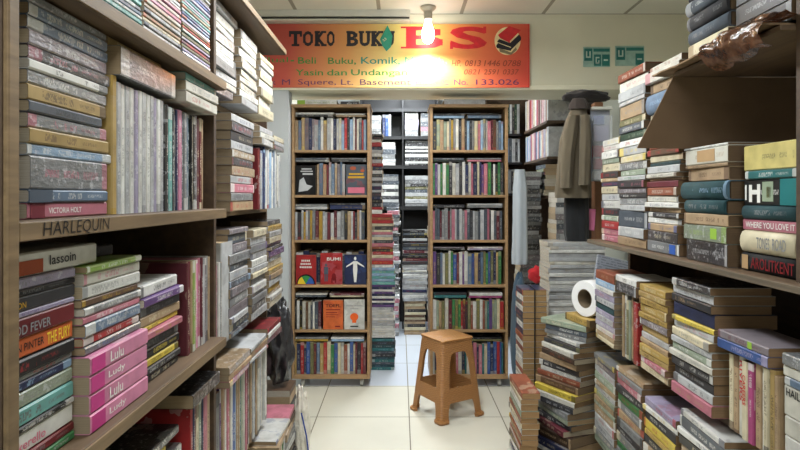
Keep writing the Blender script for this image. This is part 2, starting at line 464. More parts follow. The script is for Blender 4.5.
# long open shelving behind it
ls = empty('open_shelving', (-.68, 2.03, 0)); tag(ls, 'dark wooden open shelving full of piled books beyond the left bookcase', 'shelving')
ZS = (.36, .755, 1.145, 1.495, 1.80)
for z in ZS: board(ls, -.84+.68, (-.60 if z < 1.7 else -.475)+.68, 1.557-2.03, (2.56 if z < 1.7 else 2.37)-2.03, z, .022, 'L')
obj('back_panel', box(-.86+.68, -.842+.68, 1.557-2.03, 2.56-2.03, 0, 1.9), M_WOODD, ls)
obj('side_panel', box(-.84+.68, -.60+.68, 2.561-2.03, 2.578-2.03, 0, 1.82), M_WOODD, ls)
obj('side_panel', box(-.84+.68, -.60+.68, 1.5565-2.03, 1.5735-2.03, 0, 1.9), M_WOODD, ls)
for o in list(ls.children):
    pass

# ------------------------------------------------------------------ right shelving
XR = .76
Z2, Z1, Z0, Z3 = 1.02, .635, .22, 1.535
rs_ = empty('wall_shelving', (.98, 1.7, 0)); tag(rs_, 'dark wooden shelving crowded with old hardbacks along the right wall', 'shelving')
def rsx(name, x0, x1, y0, y1, z0, z1, m, bev=.002): return obj(name, box(x0-.98, x1-.98, y0-1.7, y1-1.7, z0, z1, bev), m, rs_)
rsx('post', .79, .84, 1.075, 1.14, 1.0, 2.1, M_WOODD)
rsx('back_panel', 1.19, 1.21, .9, 2.32, 0, 2.1, M_WOODD, 0)
rsx('side_panel', .93, 1.19, 2.31, 2.33, 0, 1.4, M_WOODD)
board(rs_, XR-.98, 1.189-.98, .9-1.7, 2.309-1.7, Z2, .016, 'R')
board(rs_, XR+.07-.98, 1.189-.98, .9-1.7, 2.309-1.7, Z1, .022, 'R')
board(rs_, XR+.07-.98, 1.189-.98, .9-1.7, 2.309-1.7, Z0, .022, 'R')
bt = board(rs_, XR-.98, 1.189-.98, 1.141-1.7, 1.585-1.7, Z3, .012, None)
M_CARD = plain('cardboard', (.42, .34, .26), .85, .2, var=.10, scale=9)
M_CARDE = plain('cardboard_torn_edge', (.50, .41, .31), .9, .2, var=.25, scale=60)

# cardboard sheet laid on the top board, layers showing, torn at the near end
def wavy_sheet(x0, x1, y0, y1, z, T, seed, amp, n=40, m=10, flop=0.):
    bm = bmesh.new(); g = []
    for i in range(n+1):
        r = []
        for j in range(m+1):
            y = y0+(y1-y0)*i/n; x = x0+(x1-x0)*j/m
            k = 1-j/m
            nz = mnoise.noise(Vector((y*14+seed, x*9, seed)))
            xx = x+(k**3)*amp*2.2*mnoise.noise(Vector((y*22, seed, 0)))
            zz = z+amp*k*nz*.8-flop*k*k
            r.append((bm.verts.new((xx, y, zz)), bm.verts.new((xx, y, zz+T))))
        g.append(r)
    for i in range(n):
        for j in range(m):
            a, b, c, d = g[i][j], g[i+1][j], g[i+1][j+1], g[i][j+1]
            bm.faces.new((a[1], b[1], c[1], d[1])); bm.faces.new((a[0], d[0], c[0], b[0]))
        for j in (0, m):
            a, b = g[i][j], g[i+1][j]; bm.faces.new((a[0], b[0], b[1], a[1]))
    for j in range(m):
        for i in (0, n):
            a, b = g[i][j], g[i][j+1]; bm.faces.new((a[0], b[0], b[1], a[1]))
    bmesh.ops.recalc_face_normals(bm, faces=bm.faces)
    return bm
CS = tag(obj('cardboard_sheet', wavy_sheet(.735, 1.17, 1.16, 1.66, Z3+.0045, .004, 3., .004), M_CARDE),
    'torn brown cardboard sheet laid over the top right shelf under the dark books', 'cardboard')
# drooping panel at the far end of that shelf
pn = obj('hanging_cardboard', box(-.001, .0, 0, .001, 0, .001), M_CARD)
bm = bmesh.new()
pts = [(.655, 1.325), (1.168, 1.320), (1.168, 1.452), (1.168, 1.523), (.76, 1.523), (.725, 1.452)]
f_, b_ = [], []
for x, z in pts:
    q = .0 if z > 1.45 else .012
    f_.append(bm.verts.new((x, 1.588-q, z))); b_.append(bm.verts.new((x, 1.593-q, z)))
for idx in ((0, 1, 2, 5), (5, 2, 3, 4)):
    bm.faces.new([f_[i] for i in idx]); bm.faces.new([b_[i] for i in idx][::-1])
for i, j in ((0, 1), (1, 2), (2, 3), (3, 4), (4, 5), (5, 0)): bm.faces.new((f_[j], f_[i], b_[i], b_[j]))
bmesh.ops.recalc_face_normals(bm, faces=bm.faces)
bm.to_mesh(pn.data); bm.free()
tag(pn, 'wide dark brown cardboard panel hanging under the top right shelf', 'cardboard')
# crumpled brown packing film at the torn end
t = NT('packing_film'); n_ = t.noise(t.coord(), 26, 3, .6)
t.set(Base_Color=t.ramp(n_, [(.35, lin((.30, .17, .10))), (.65, lin((.60, .42, .30)))]), Roughness=.14, Coat_Weight=.6)
t.bump(t.noise(t.coord(), 60, 3), .5, .006); M_FILM = t.m
bm = bmesh.new(); n_y, n_s = 90, 46; prof_f = [(.792, Z3+.018), (.765, Z3+.026), (.735, Z3+.028), (.715, Z3+.010), (.712, Z3-.020), (.730, Z3-.044), (.752, Z3-.050)]
g = []
for i in range(n_y+1):
    y = 1.135+.215*i/n_y; r = []
    for k in range(n_s+1):
        s = k/n_s*(len(prof_f)-1); q = min(int(s), len(prof_f)-2); f_ = s-q
        x = prof_f[q][0]*(1-f_)+prof_f[q+1][0]*f_; z = prof_f[q][1]*(1-f_)+prof_f[q+1][1]*f_
        p = Vector((x*30, y*22, z*30))
        w = .010*mnoise.noise(p*.55)+.007*abs(mnoise.noise(p*1.3+Vector((3, 1, 7))))
        e_ = 1-.25*(i/n_y)*math.sin(k/n_s*PI)
        r.append(bm.verts.new((x-w*1.3, y, Z3+(z-Z3)*e_+(w*.8 if k > 8 else abs(w)))))
    g.append(r)
for i in range(n_y):
    for k in range(n_s): bm.faces.new((g[i][k], g[i+1][k], g[i+1][k+1], g[i][k+1]))
bmesh.ops.solidify(bm, geom=bm.faces[:], thickness=.0008)
tag(obj('hanging_packing_film', bm, M_FILM), 'crumpled glossy brown packing film at the torn end of the cardboard sheet', 'packing film')
smooth(bpy.data.objects['hanging_packing_film'], 45)

# ------------------------------------------------------------------ wheeled bookcases
YB = 3.57
ZROW = [.078, .359, .64, .921, 1.2025, 1.484]
TOPZ = 1.75
def wheeled(x0, x1, label):
    e = empty('wheeled_bookcase', (x0, YB, 0)); w = x1-x0; d = .26; t_ = .017
    obj('side_panel', box(0, t_, 0, d, .053, TOPZ, .0015), M_TROL, e); obj('side_panel', box(w-t_, w, 0, d, .053, TOPZ, .0015), M_TROL, e)
    for z in ZROW[1:]: obj('shelf', box(t_+.0003, w-t_-.0003, .002, d, z-.016, z, .0015), M_TROL, e)
    obj('base_board', box(t_+.0003, w-t_-.0003, -.004, d, .053, ZROW[0], .002), M_TROL, e)
    obj('top_board', box(-.004, w+.004, -.004, d, TOPZ+.0003, TOPZ+.02, .002), M_TROL, e)
    obj('back_panel', box(t_+.0003, w-t_-.0003, d-.006, d-.0005, ZROW[0]+.001, TOPZ-.001), M_WOODD, e)
    for x in (.06, w-.06):
        for y in (.035, d-.04):
            c = obj('caster', lathe(bmesh.new(), [(.018, .0495), (.018, .0525)], 12, Matrix.Translation((x, y, 0))), mt_white, e)
            obj('wheel', lathe(bmesh.new(), [(.010, -.011), (.0245, -.010), (.0245, .010), (.010, .011)], 20, Matrix.Translation((x+.008, y, .0247)) @ Matrix.Rotation(PI/2, 4, 'Y')), M_RUB, c)
            obj('fork', box(x-.006, x+.022, y-.004, y+.004, .046, .0493), mt_white, c)
    return tag(e, label, 'bookcase', None)
M_RUB = plain('caster_rubber', (.62, .62, .60), .5, .4)
LX0, LX1, RX0, RX1 = -.678, -.188, .188, .676
wheeled(LX0, LX1, 'left of the two brown wheeled bookcases in the doorway, with cover-out books')
wheeled(RX0, RX1, 'right of the two brown wheeled bookcases in the doorway, behind the stool')

# ------------------------------------------------------------------ stool
def stool(x, y, rz):
    e = empty('stool', (x, y, 0), rz)
    tag(e, 'square tan plastic stool with a woven rattan pattern standing on the tiled floor', 'stool')
    t = NT('rattan_plastic'); o = t.coord(); X, Y, Z = t.sep(o)
    hz = t.math('SINE', t.math('MULTIPLY', Z, 2*PI/.0125))
    k = t.math('SINE', t.math('MULTIPLY', t.math('ADD', X, Y), 2*PI/.03))
    wv = t.math('ABSOLUTE', t.math('ADD', hz, t.math('MULTIPLY', k, .5)))
    t.set(Base_Color=t.mix(t.math('MULTIPLY', t.noise(o, 60, 2), .5), t.ramp(wv, [(0., lin((.38, .23, .11))), (.55, lin((.70, .49, .28)))]), lin((.66, .45, .24))), Roughness=.42)
    t.bump(wv, .7, .004); M1 = t.m
    t = NT('rattan_seat'); o = t.coord(); X, Y, Z = t.sep(o)
    a = t.math('SINE', t.math('MULTIPLY', X, 2*PI/.018)); b = t.math('SINE', t.math('MULTIPLY', Y, 2*PI/.018))
    wv = t.math('ABSOLUTE', t.math('MULTIPLY', a, b))
    t.set(Base_Color=t.ramp(wv, [(0., lin((.54, .36, .19))), (.6, lin((.78, .58, .36)))]), Roughness=.4)
    t.bump(wv, .5, .003); M2 = t.m
    H = .413; ht, hb = .104, .143
    def half(z): return hb+(ht-hb)*min(1., z/H)
    def corner(z, w, sx, sy, r=.02, th=.005):
        """L-shaped rounded section of a corner leg at height z: outer and inner polylines"""
        h = half(z); out, inn = [], []
        P = [(h-w, h)]+[(h-r+r*math.sin(a), h-r+r*math.cos(a)) for a in (0, PI/8, PI/4, 3*PI/8, PI/2)]+[(h, h-w)]
        ri = r-th
        Q = [(h-w, h-th)]+[(h-r+ri*math.sin(a), h-r+ri*math.cos(a)) for a in (0, PI/8, PI/4, 3*PI/8, PI/2)]+[(h-th, h-w)]
        return [(sx*p[0], sy*p[1]) for p in P], [(sx*q[0], sy*q[1]) for q in Q]
    def wl(z):  # flange width over the height: flares into the rail and the seat skirt
        return .050+.012*math.exp(-((z-.115)/.03)**2)+.012*math.exp(-((z-H+.06)/.03)**2)
    for sx, sy in ((1, 1), (1, -1), (-1, 1), (-1, -1)):
        bm = bmesh.new(); rings = []
        for z in [.0, .018, .0185]+[.03+(H-.03)*k/24 for k in range(25)]:
            w = wl(z) if z > .05 else .050
            P, Q = corner(z, w, sx, sy)
            if z <= .018: # foot ring
                P = [(p[0]*1.03+sx*.002, p[1]*1.03+sy*.002) for p in P]
            rings.append([bm.verts.new((*p, z)) for p in P+Q[::-1]])
        for A, B in zip(rings, rings[1:]):
            for k in range(len(A)): bm.faces.new((A[k], A[(k+1) % len(A)], B[(k+1) % len(A)], B[k]))
        bm.faces.new(rings[0]); bm.faces.new(rings[-1])
        bmesh.ops.recalc_face_normals(bm, faces=bm.faces)
        leg = smooth(obj('leg', bm, M1, e), 50)
        bm = bmesh.new(); rings = []
        for z, s in ((.0005, 1.03), (.006, 1.075), (.014, 1.075), (.02, 1.035)):
            P, Q = corner(z, .053, sx, sy)
            rings.append([bm.verts.new((p[0]*s, p[1]*s, z)) for p in P]+[bm.verts.new((q[0]*.99, q[1]*.99, z)) for q in Q[::-1]])
        for A, B in zip(rings, rings[1:]):
            for k in range(len(A)): bm.faces.new((A[k], A[(k+1) % len(A)], B[(k+1) % len(A)], B[k]))
        bm.faces.new(rings[0]); bm.faces.new(rings[-1]); bmesh.ops.recalc_face_normals(bm, faces=bm.faces)
        smooth(obj('foot', bm, M1, leg), 50)
    def band(name, z0, z1, arch, up):
        for a in range(4):
            R = Matrix.Rotation(a*PI/2, 4, 'Z'); bm = bmesh.new(); n = 16; cols = []
            for k in range(n+1):
                u = -1+2*k/n; c = []
                for zz in (z0, z1):
                    z = zz
                    if arch and ((zz == z0) == (not up)):
                        d = (abs(u)**6)*arch; z = zz-d if not up else zz+d
                    h = half(z); x = u*(h-wl(z)+.003)
                    c += [bm.verts.new(R @ Vector((x, -h+.0005, z))), bm.verts.new(R @ Vector((x, -h+.0045, z)))]
                cols.append(c)
            for A, B in zip(cols, cols[1:]):
                for q in ((0, 2), (3, 1), (1, 0), (2, 3)): bm.faces.new((A[q[0]], B[q[0]], B[q[1]], A[q[1]]))
            bm.faces.new([cols[0][i] for i in (0, 1, 3, 2)]); bm.faces.new([cols[-1][i] for i in (0, 2, 3, 1)])
            bmesh.ops.recalc_face_normals(bm, faces=bm.faces)
            obj(name, bm, M1, e)
    band('skirt', H-.057, H-.0005, .012, False)
    band('rail', .098, .174, .0, True)
    h = ht+.004; bm = bmesh.new(); rings = []
    for z, s, r in ((H-.0, h-.004, .018), (H+.004, h, .02), (H+.010, h, .02), (H+.0135, h-.004, .018)):
        P = []
        for q in range(4):
            for j in range(6):
                a = q*PI/2+j*PI/10
                P.append(bm.verts.new(((s-r)*(1 if q in (0, 3) else -1)+r*math.cos(a), (s-r)*(1 if q in (0, 1) else -1)+r*math.sin(a), z)))
        rings.append(P)
    for A, B in zip(rings, rings[1:]):
        for k in range(len(A)): bm.faces.new((A[k], A[(k+1) % len(A)], B[(k+1) % len(A)], B[k]))
    bm.faces.new(rings[0][::-1]); bm.faces.new(rings[-1])
    smooth(obj('seat', bm, M2, e), 40)
stool(.258, 3.165, math.radians(32))

# ------------------------------------------------------------------ banner
def banner():
    bx0, bx1, bz0, bz1, by = -.95+.04, .778, 1.856, 2.243, 3.474
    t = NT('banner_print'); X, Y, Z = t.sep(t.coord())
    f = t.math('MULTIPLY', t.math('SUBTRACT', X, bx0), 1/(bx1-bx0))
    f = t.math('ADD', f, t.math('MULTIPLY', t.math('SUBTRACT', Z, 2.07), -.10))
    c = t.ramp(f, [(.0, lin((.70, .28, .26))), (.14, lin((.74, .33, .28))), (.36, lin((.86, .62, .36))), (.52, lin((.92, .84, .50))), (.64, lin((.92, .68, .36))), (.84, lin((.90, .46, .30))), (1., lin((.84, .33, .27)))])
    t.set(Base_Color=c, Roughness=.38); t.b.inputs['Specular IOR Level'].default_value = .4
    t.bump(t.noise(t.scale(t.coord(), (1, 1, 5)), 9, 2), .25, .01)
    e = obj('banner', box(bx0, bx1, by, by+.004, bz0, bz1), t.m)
    tag(e, 'orange and yellow shop banner with black and red lettering over the doorway', 'banner')
    obj('hem', box(bx1+.0003, bx1+.010, by-.001, by+.004, bz0, bz1), plain('banner_hem', (.80, .24, .20), .5), e)
    Y0 = by-.0008
    def T(s, px0, px1, py0, py1, col, name='lettering', off=.012, extra=None, shear=0.):
        d = Y0
        x0 = (px0-400)/F*d; x1 = (px1-400)/F*d; z0 = EYE-(py1-HZ)/F*d; z1 = EYE-(py0-HZ)/F*d
        ex = [((a*(x1-x0)), (b*(x1-x0)), (c*(z1-z0)), (dd*(z1-z0))) for a, b, c, dd in extra] if extra else None
        text_obj(name, s, x1-x0, z1-z0, basis((1, 0, 0), (0, 0, 1), (0, -1, 0), (x0, d, z0)), mats[col], e, off, ex, shear)
    mats = {'black': plain('print_black', (.10, .09, .14), .5), 'red': plain('print_red', (.84, .16, .20), .4), 'green': plain('print_green', (.26, .52, .22), .5),
            'teal': plain('print_teal', (.18, .55, .45), .5), 'purple': plain('print_purple', (.34, .16, .34), .5), 'brown': plain('print_brown', (.58, .24, .16), .5), 'cream': plain('print_cream', (.93, .86, .66), .5)}
    # slab letters of the shop name, one by one
    S = .14
    slab = {'T': [(0, .16, .62, 1), (.84, 1, .62, 1), (.2, .8, 0, S), (.38, .62, 0, 1), (0, 1, .84, 1)],
            'O': [(0, .26, .22, .78), (.74, 1, .22, .78)],
            'K': [(-.04, .46, 0, S), (-.04, .46, 1-S, 1), (.56, 1.06, 0, S), (.58, 1.02, 1-S, 1), (.08, .34, 0, 1)],
            'B': [(-.06, .3, 0, S), (-.06, .3, 1-S, 1), (.06, .34, 0, 1), (.76, 1, .16, .40), (.72, .95, .62, .85)],
            'U': [(-.08, .44, 1-S, 1), (.58, 1.08, 1-S, 1), (.04, .32, .25, 1), (.70, .96, .25, 1)]}
    for ch, a, b in (('T', 289, 302), ('O', 303, 313), ('K', 315, 326), ('O', 327, 334.5), ('B', 347, 358), ('U', 359.5, 370), ('K', 371.5, 383), ('U', 384.5, 394)):
        T(ch, a, b, 31.0, 46.2, 'black', 'shop_name_lettering', .035, slab[ch])
    T('B', 406, 443, 26.5, 48.5, 'red', 'initial_lettering', .02, [(-.14, .3, 0, .08), (-.14, .3, .92, 1), (.02, .26, 0, 1), (.86, .99, .14, .42), (.8, .93, .6, .88)])
    T('S', 450, 487, 26.5, 49, 'red', 'initial_lettering', .03, [(.0, .08, 0, .30), (.90, .98, .70, 1)])
    T('Jual', 266, 288, 57, 64, 'green', 'offer_lettering', 0); T('-', 290.5, 294, 60, 61.5, 'green', 'offer_lettering'); T('Beli', 298, 316, 57.2, 63.8, 'green', 'offer_lettering'); T('Buku,', 328, 356, 57.5, 65, 'green', 'offer_lettering'); T('Komik,', 361, 400, 57.0, 65, 'teal', 'offer_lettering')
    T('Majalah,', 405, 447, 57.0, 65.5, 'teal', 'offer_lettering', 0)
    T('Yasin', 295.5, 323, 69.3, 75.5, 'green', 'offer_lettering'); T('dan', 327, 347, 69.3, 75.5, 'green', 'offer_lettering'); T('Undangan', 351, 407.5, 69.3, 77.2, 'green', 'offer_lettering')
    for s_, a_, b_ in (('HP.', 451.5, 461), ('0813', 465, 481), ('1446', 484, 500), ('0788', 503, 521)): T(s_, a_, b_, 60.3, 66.2, 'brown', 'phone_lettering', .0, None, .2)
    for s_, a_, b_ in (('0821', 464, 480), ('2591', 483.5, 499), ('0337', 503, 519)): T(s_, a_, b_, 69.3, 74.5, 'brown', 'phone_lettering', .0, None, .2)
    for s_, a_, b_ in (('Blok', 256, 276), ('M', 282, 290), ('Squere,', 298, 336), ('Lt.', 341, 353), ('Basement', 360, 411), ('Blok', 416, 438), ('C', 443, 449), ('No.', 454, 468), ('133.026', 476, 519)):
        T(s_, a_, b_, 79.3, 86.2 if s_ == 'Squere,' else 84.8, 'purple', 'address_lettering', 0)
    # book emblem: pale disc with three stacked books
    def px(x, y): return Vector(((x-400)/F*Y0, 0, EYE-(y-HZ)/F*Y0))
    def poly(P, y): return [Vector((px(a, b).x, y, px(a, b).z)) for a, b in P]
    def flat(name, polys, m, y, par):
        bm = bmesh.new()
        for P in polys:
            bm.faces.new([bm.verts.new(v) for v in poly(P, y)])
        bmesh.ops.recalc_face_normals(bm, faces=bm.faces)
        return obj(name, bm, m, par)
    em = flat('emblem', [[(507.5+13*math.cos(k*PI/16), 41+14*math.sin(k*PI/16)) for k in range(32)]], mats['cream'], Y0, e)
    flat('book_print', [[(498, 35), (510, 41), (521, 30), (509, 26)], [(498, 35), (510, 41), (510, 43), (500, 38)]], mats['red'], Y0-.0006, em)
    flat('book_print', [[(497, 42), (511, 47), (521, 37), (519, 34.5), (510, 43), (499, 39)], [(511, 47), (521, 37), (521, 40), (511, 50)], [(496, 46), (498, 43), (511, 48), (511, 51), (497, 48)]], mats['black'], Y0-.0006, em)
    flat('book_print', [[(499, 48), (511, 52.5), (516, 47), (517, 50), (511, 55), (500, 52)]], plain('print_grey', (.55, .50, .38), .5), Y0-.0006, em)
    # teal tag stuck over the last letter
    bm = bmesh.new(); P = [(380, 39.5), (387.5, 25.5), (392.5, 36), (391, 47), (386.5, 51.5), (382.5, 46)]
    a = [bm.verts.new(v) for v in poly(P, by-.006)]; b = [bm.verts.new(v) for v in poly(P, by-.0025)]
    bm.faces.new(a); bm.faces.new(b[::-1])
    for i in range(6): bm.faces.new((a[i], b[i], b[(i+1) % 6], a[(i+1) % 6]))
    bmesh.ops.recalc_face_normals(bm, faces=bm.faces)
    st = obj('hanging_tag', bm, plain('teal_tag', (.10, .58, .47), .4))
    tag(st, 'teal green paper tag stuck over the last letter on the banner', 'tag')
    text_obj('tag_scribble', '2,5', .022, .016, basis((.8, 0, .6), (-.6, 0, .8), (0, -1, 0), (px(384, 42).x, by-.0064, px(384, 42).z)), mats['cream'], st, 0)
banner()

# ------------------------------------------------------------------ wall stickers
def sticker(x0, x1, z0, z1, lab, cut):
    y = 3.4985
    e = obj('wall_sticker', box(x0, x1, y-.0015, y, z0, z1), plain('sticker_pale', (.62, .76, .72), .5)); tag(e, lab, 'sticker')
    w, h = x1-x0, z1-z0; m1 = plain('sticker_teal', (.16, .48, .46), .5); m2 = plain('sticker_light', (.78, .86, .82), .5)
    def r(a, b, c, d, m, q=1): obj('print_block', box(x0+a*w, x0+b*w, y-.0015-.0004*q, y-.0015-.0004*(q-1)-.0001, z0+c*h, z0+d*h), m, e)
    r(.04, .34, .30, .92, m1); r(.10, .15, .45, .78, m2, 2); r(.23, .28, .45, .78, m2, 2); r(.10, .28, .45, .52, m2, 2)
    r(.38, .98, .76, .92, m1)
    if not cut:
        r(.40, .66, .05, .62, m1); r(.46, .60, .15, .22, m2, 2); r(.46, .50, .15, .50, m2, 2); r(.46, .60, .43, .50, m2, 2); r(.56, .60, .15, .33, m2, 2)
    r(.70, .98, .05, .62, m1); r(.76, .92, .30, .38, m2, 2)
d_ = 3.5/F
sticker((583-400)*d_, (610-400)*d_, EYE-(67-HZ)*d_, EYE-(47-HZ)*d_, 'teal and white printed sticker on the cream wall, whole and unobstructed', False)
sticker((615-400)*d_, (644-400)*d_, EYE-(66-HZ)*d_, EYE-(46-HZ)*d_, 'teal and white printed sticker partly hidden behind the tall book pile', True)
def S(s): return parse(s)
def specs_with(base, **over):
    return base
def put(lst, k, **kw): lst[k].update(kw); return lst

# ================================================================== LEFT BOOKCASE
# middle shelf, near pile (bottom to top)
l1 = S('22 dusty_pink white gloss;18 steel_blue white;46 grey dusty_pink wrap;16 light_blue white wrap L=.225;21 ochre brown;20 grey dusty_pink wrap;16 slate black L=.198;22 ochre dark_brown;19 grey white wrap;14 white charcoal;18 charcoal dusty_pink wrap;21 mauve_grey white wrap;18 steel_blue white wrap;17 steel_blue white wrap;13 grey light_grey wrap')
put(l1, 0, text=[('VICTORIA HOLT', .22, .62, .30, .68, 'white')], patch=[(.03, .18, 'maroon', .04, .96)])
put(l1, 1, patch=[(.0, .25, 'slate', .0, 1.)])
for s in l1[2:3]: s['W'] = .14
stack('L', -.503, .775, ZA, l1, 'paperback_book', 'the near pile, left middle shelf', L=.213, W=.14, jl=.008, yaw=.6, near=True)
# ... standing comics, with books lying on them
r1 = S('17 ochre mustard L=.245;'+';'.join(f'{t} {c} slate wrap lettered=.6' for t, c in zip((16, 15, 18, 17, 16, 15, 19, 16, 17, 15, 17, 16), ('light_grey', 'white', 'light_grey', 'white', 'lilac', 'white', 'light_grey', 'white', 'light_grey', 'lilac', 'white', 'light_grey'))))
e1, t1 = row('L', -.503, .9985, ZA, r1, 'comic_book', 'of the tall row, left middle shelf', L=.236, W=.15, jh=.002, jp=.002)
r2 = S('12 charcoal white wrap;22 turquoise white wrap;10 charcoal white wrap;14 grey black wrap;9 navy white;20 pink white wrap;13 slate white wrap;14 grey white wrap;15 steel_blue white wrap;13 dark_teal white wrap;10 black white;9 cream black;14 charcoal white wrap;15 mauve_grey white wrap;17 maroon cream;16 dark_red cream;13 tan brown')
e2, t2 = row('L', -.503, 1.232, ZA, r2, 'comic_book', 'of the mixed row, left middle shelf', L=.232, W=.15, jh=.006, jp=.006)
q = stack('L', -.49, 1.005, t1+.001, S('52 grey white wrap;15 ochre cream L=.22 dx=.02'), 'paperback_book', 'the two lying on tall white comics', L=.25, W=.15, jl=.004, yaw=.5)
stack('L', -.48, 1.288, max(t1, t2)+.001, S('25 off_white red;23 off_white grey;18 turquoise white'), 'paperback_book', 'the three lying on the mixed comics', L=.222, W=.15, jl=.01, yaw=1.2)
# top shelf: three piles of thin albums
albc = ('light_blue', 'white', 'steel_blue', 'lilac', 'off_white', 'turquoise', 'grey', 'pink', 'cream', 'blue', 'light_grey')
for k, (d0, L_, n_, cols) in enumerate(((.86, .23, .12, ('light_blue', 'steel_blue', 'white', 'turquoise', 'grey')), (1.10, .185, .16, ('white', 'cream', 'dusty_pink', 'light_grey', 'off_white', 'tan', 'pink')), (1.293, .19, .22, ('blue', 'light_blue', 'steel_blue', 'lilac', 'turquoise', 'light_grey', 'olive', 'red')))):
    stack('L', -.492, d0, ZU, fill(n_, 6, 10, cols, ('white', 'navy', 'orange'), ('gloss', 'paper')), 'comic_album', f"the {('near', 'middle', 'far')[k]} pile, left top shelf", L=L_, W=.15, jl=.003, jp=.003, yaw=.3, frm='bottom', noun='comic album')
# lower shelf, near pile
l2 = S('13 green white;13 dark_red grey;29 white dusty_pink gloss;9 black white;23 turquoise maroon gloss;21 sage_green grey wrap;14 navy light_blue;8 grey red;21 black red;27 orange black;27 dark_red grey;8 lilac purple;20 charcoal mustard;8 black grey;15 lilac grey wrap;32 white charcoal gloss L=.235')
put(l2, 9, text=[('JASON PINTER', .10, .60, .18, .72, 'black'), ('THE FURY', .64, .96, .16, .80, 'yellow')], label='orange thriller paperback with black and yellow capitals, near pile, left lower shelf')
put(l2, 10, text=[('BLOOD FEVER', .04, .66, .18, .66, 'grey')], label='dark red paperback with grey capitals, just above the orange one')
put(l2, 12, text=[('TION', .18, .34, .2, .62, 'mustard')])
put(l2, 15, text=[('lassoin', .48, .75, .3, .75, 'charcoal')], patch=[(.18, .42, 'rust', .05, .66)], label='thick white paperback with a rust red label, topmost, left lower shelf')
put(l2, 2, text=[('Pinkerello', .14, .62, .2, .62, 'dusty_pink')])
put(l2, 15, L=.245)
stack('L', -.503, .708, ZB, l2, 'paperback_book', 'the near pile, left lower shelf', L=.178, W=.115, jl=.003, jp=.006, yaw=.4)
# second pile: four pink romances in front, others over them
pk = S('30 pink white;30 pink white;30 pink white;29 pink white')
for k, s in enumerate(pk):
    s['text'] = [('Lulu', .3, .52, .18, .8, 'white')] if k % 2 else [('Ludy', .28, .56, .25, .72, 'white')]
    s['patch'] = [(.02, .22, 'magenta', .08, .92)]; s['lettered'] = .4
    s['label'] = f"pink romance paperback with white lettering, {('lowest', 'second from the bottom', 'third from the bottom', 'uppermost')[k]} of the four"
z = stack('L', -.486, .897, ZB, pk, 'paperback_book', 'the pink four', L=.205, W=.125, jl=.002, jp=.002, yaw=.3, page=(.60, .55, .46), group='four pink romance paperbacks on the left lower shelf')
z = stack('L', -.497, .90, z, S('13 grey blue wrap;14 red white;20 steel_blue white wrap;12 dusty_pink white;13 grey white wrap;13 brown mustard;21 white grey;19 off_white dusty_pink;11 lime_green white dx=-.004;20 charcoal grey dx=.05'), 'paperback_book', 'the second pile, left lower shelf', L=.195, W=.12, jl=.008, yaw=.8)
# third pile
z = stack('L', -.503, 1.108, ZB, S('15 black cream;15 charcoal white;16 yellow black;19 black yellow;21 charcoal grey;15 dusty_pink mustard dx=-.01;11 yellow brown;20 tan cream;19 charcoal grey;17 purple white dx=-.012;24 white black'), 'paperback_book', 'the third pile, left lower shelf', L=.20, W=.12, jl=.012, yaw=1.3)
row('L', -.50, 1.345, ZB, S('13 maroon cream;11 dark_red cream;10 tan brown;14 lime_green white;8 cream green;19 pink white;17 dusty_pink white;10 maroon white;15 light_grey grey;14 mauve_grey white;14 grey black;13 tan brown'), 'storybook', 'of tall books, left lower shelf', L=.222, W=.17, jh=.006, jp=.004)
# bottom shelf
row('L', -.50, 1.373, ZC, S('13 red white;9 navy white;13 maroon cream;19 cream brown;21 sage_green white;7 navy white;27 dusty_pink brown;24 tan brown'), 'storybook', 'on the left bottom shelf', L=.262, W=.19, jh=.012, jp=.006)
stack('L', -.478, 1.33, .694, S('32 black grey wrap'), 'storybook', 'the row on the left bottom shelf', L=.20, W=.16, yaw=1, near=True)
stack('L', -.515, 1.10, ZC, S('40 tan brown;35 cream navy;38 grey white wrap;36 charcoal white;30 grey white wrap;26 yellow black L=.17;20 charcoal white wrap'), 'storybook', 'the short pile, left bottom shelf', L=.245, W=.19, yaw=1.5)
stack('L', -.52, .80, ZC, S('40 brown cream;38 grey white;36 slate white;40 tan brown;36 light_grey black wrap;35 charcoal white wrap'), 'storybook', 'the near pile, left bottom shelf', L=.27, W=.19, yaw=1.5)

# ================================================================== OPEN SHELVING
gw = ('grey', 'light_grey', 'charcoal', 'white', 'mauve_grey', 'off_white', 'slate')
ww = ('white', 'off_white', 'light_grey', 'grey', 'cream', 'light_grey')
PG = (.58, .52, .43)
# lowest tier: big binders and school books standing
r = S('46 grey black;10 purple white;18 tan red;16 white grey;14 dusty_pink white;15 tan brown;14 white blue;26 blue white;12 light_blue white;14 tan white;22 mustard brown;15 tan white;12 teal white;22 sage_green cream;20 off_white grey;15 dusty_pink white;13 maroon cream;15 light_grey grey;20 grey white wrap;16 tan brown;14 white red;18 light_grey blue;20 mauve_grey white;14 tan white;18 grey white wrap;20 off_white grey;18 tan white;20 light_grey white wrap;18 cream brown;18 grey navy;20 white grey;18 tan red')
e, top = row('L', -.50, 1.576, ZS[0], r, 'storybook', 'of tall books, low open shelf', L=.29, W=.2, jh=.03, jp=.012)
for d0, n_, cols in ((1.60, .07, ('off_white', 'dusty_pink', 'tan', 'charcoal')), (1.83, .055, ('white', 'tan', 'maroon', 'light_grey')), (2.07, .065, ('white', 'light_grey', 'cream', 'dark_red'))):
    stack('L', -.475, d0, top+.001, fill(n_, 12, 24, cols, styles=('paper', 'wrap')), 'paperback_book', f"the {'near' if d0 < 1.7 else 'middle' if d0 < 2 else 'far'} heap on low tall books", L=.215, W=.15, yaw=3, page=PG)
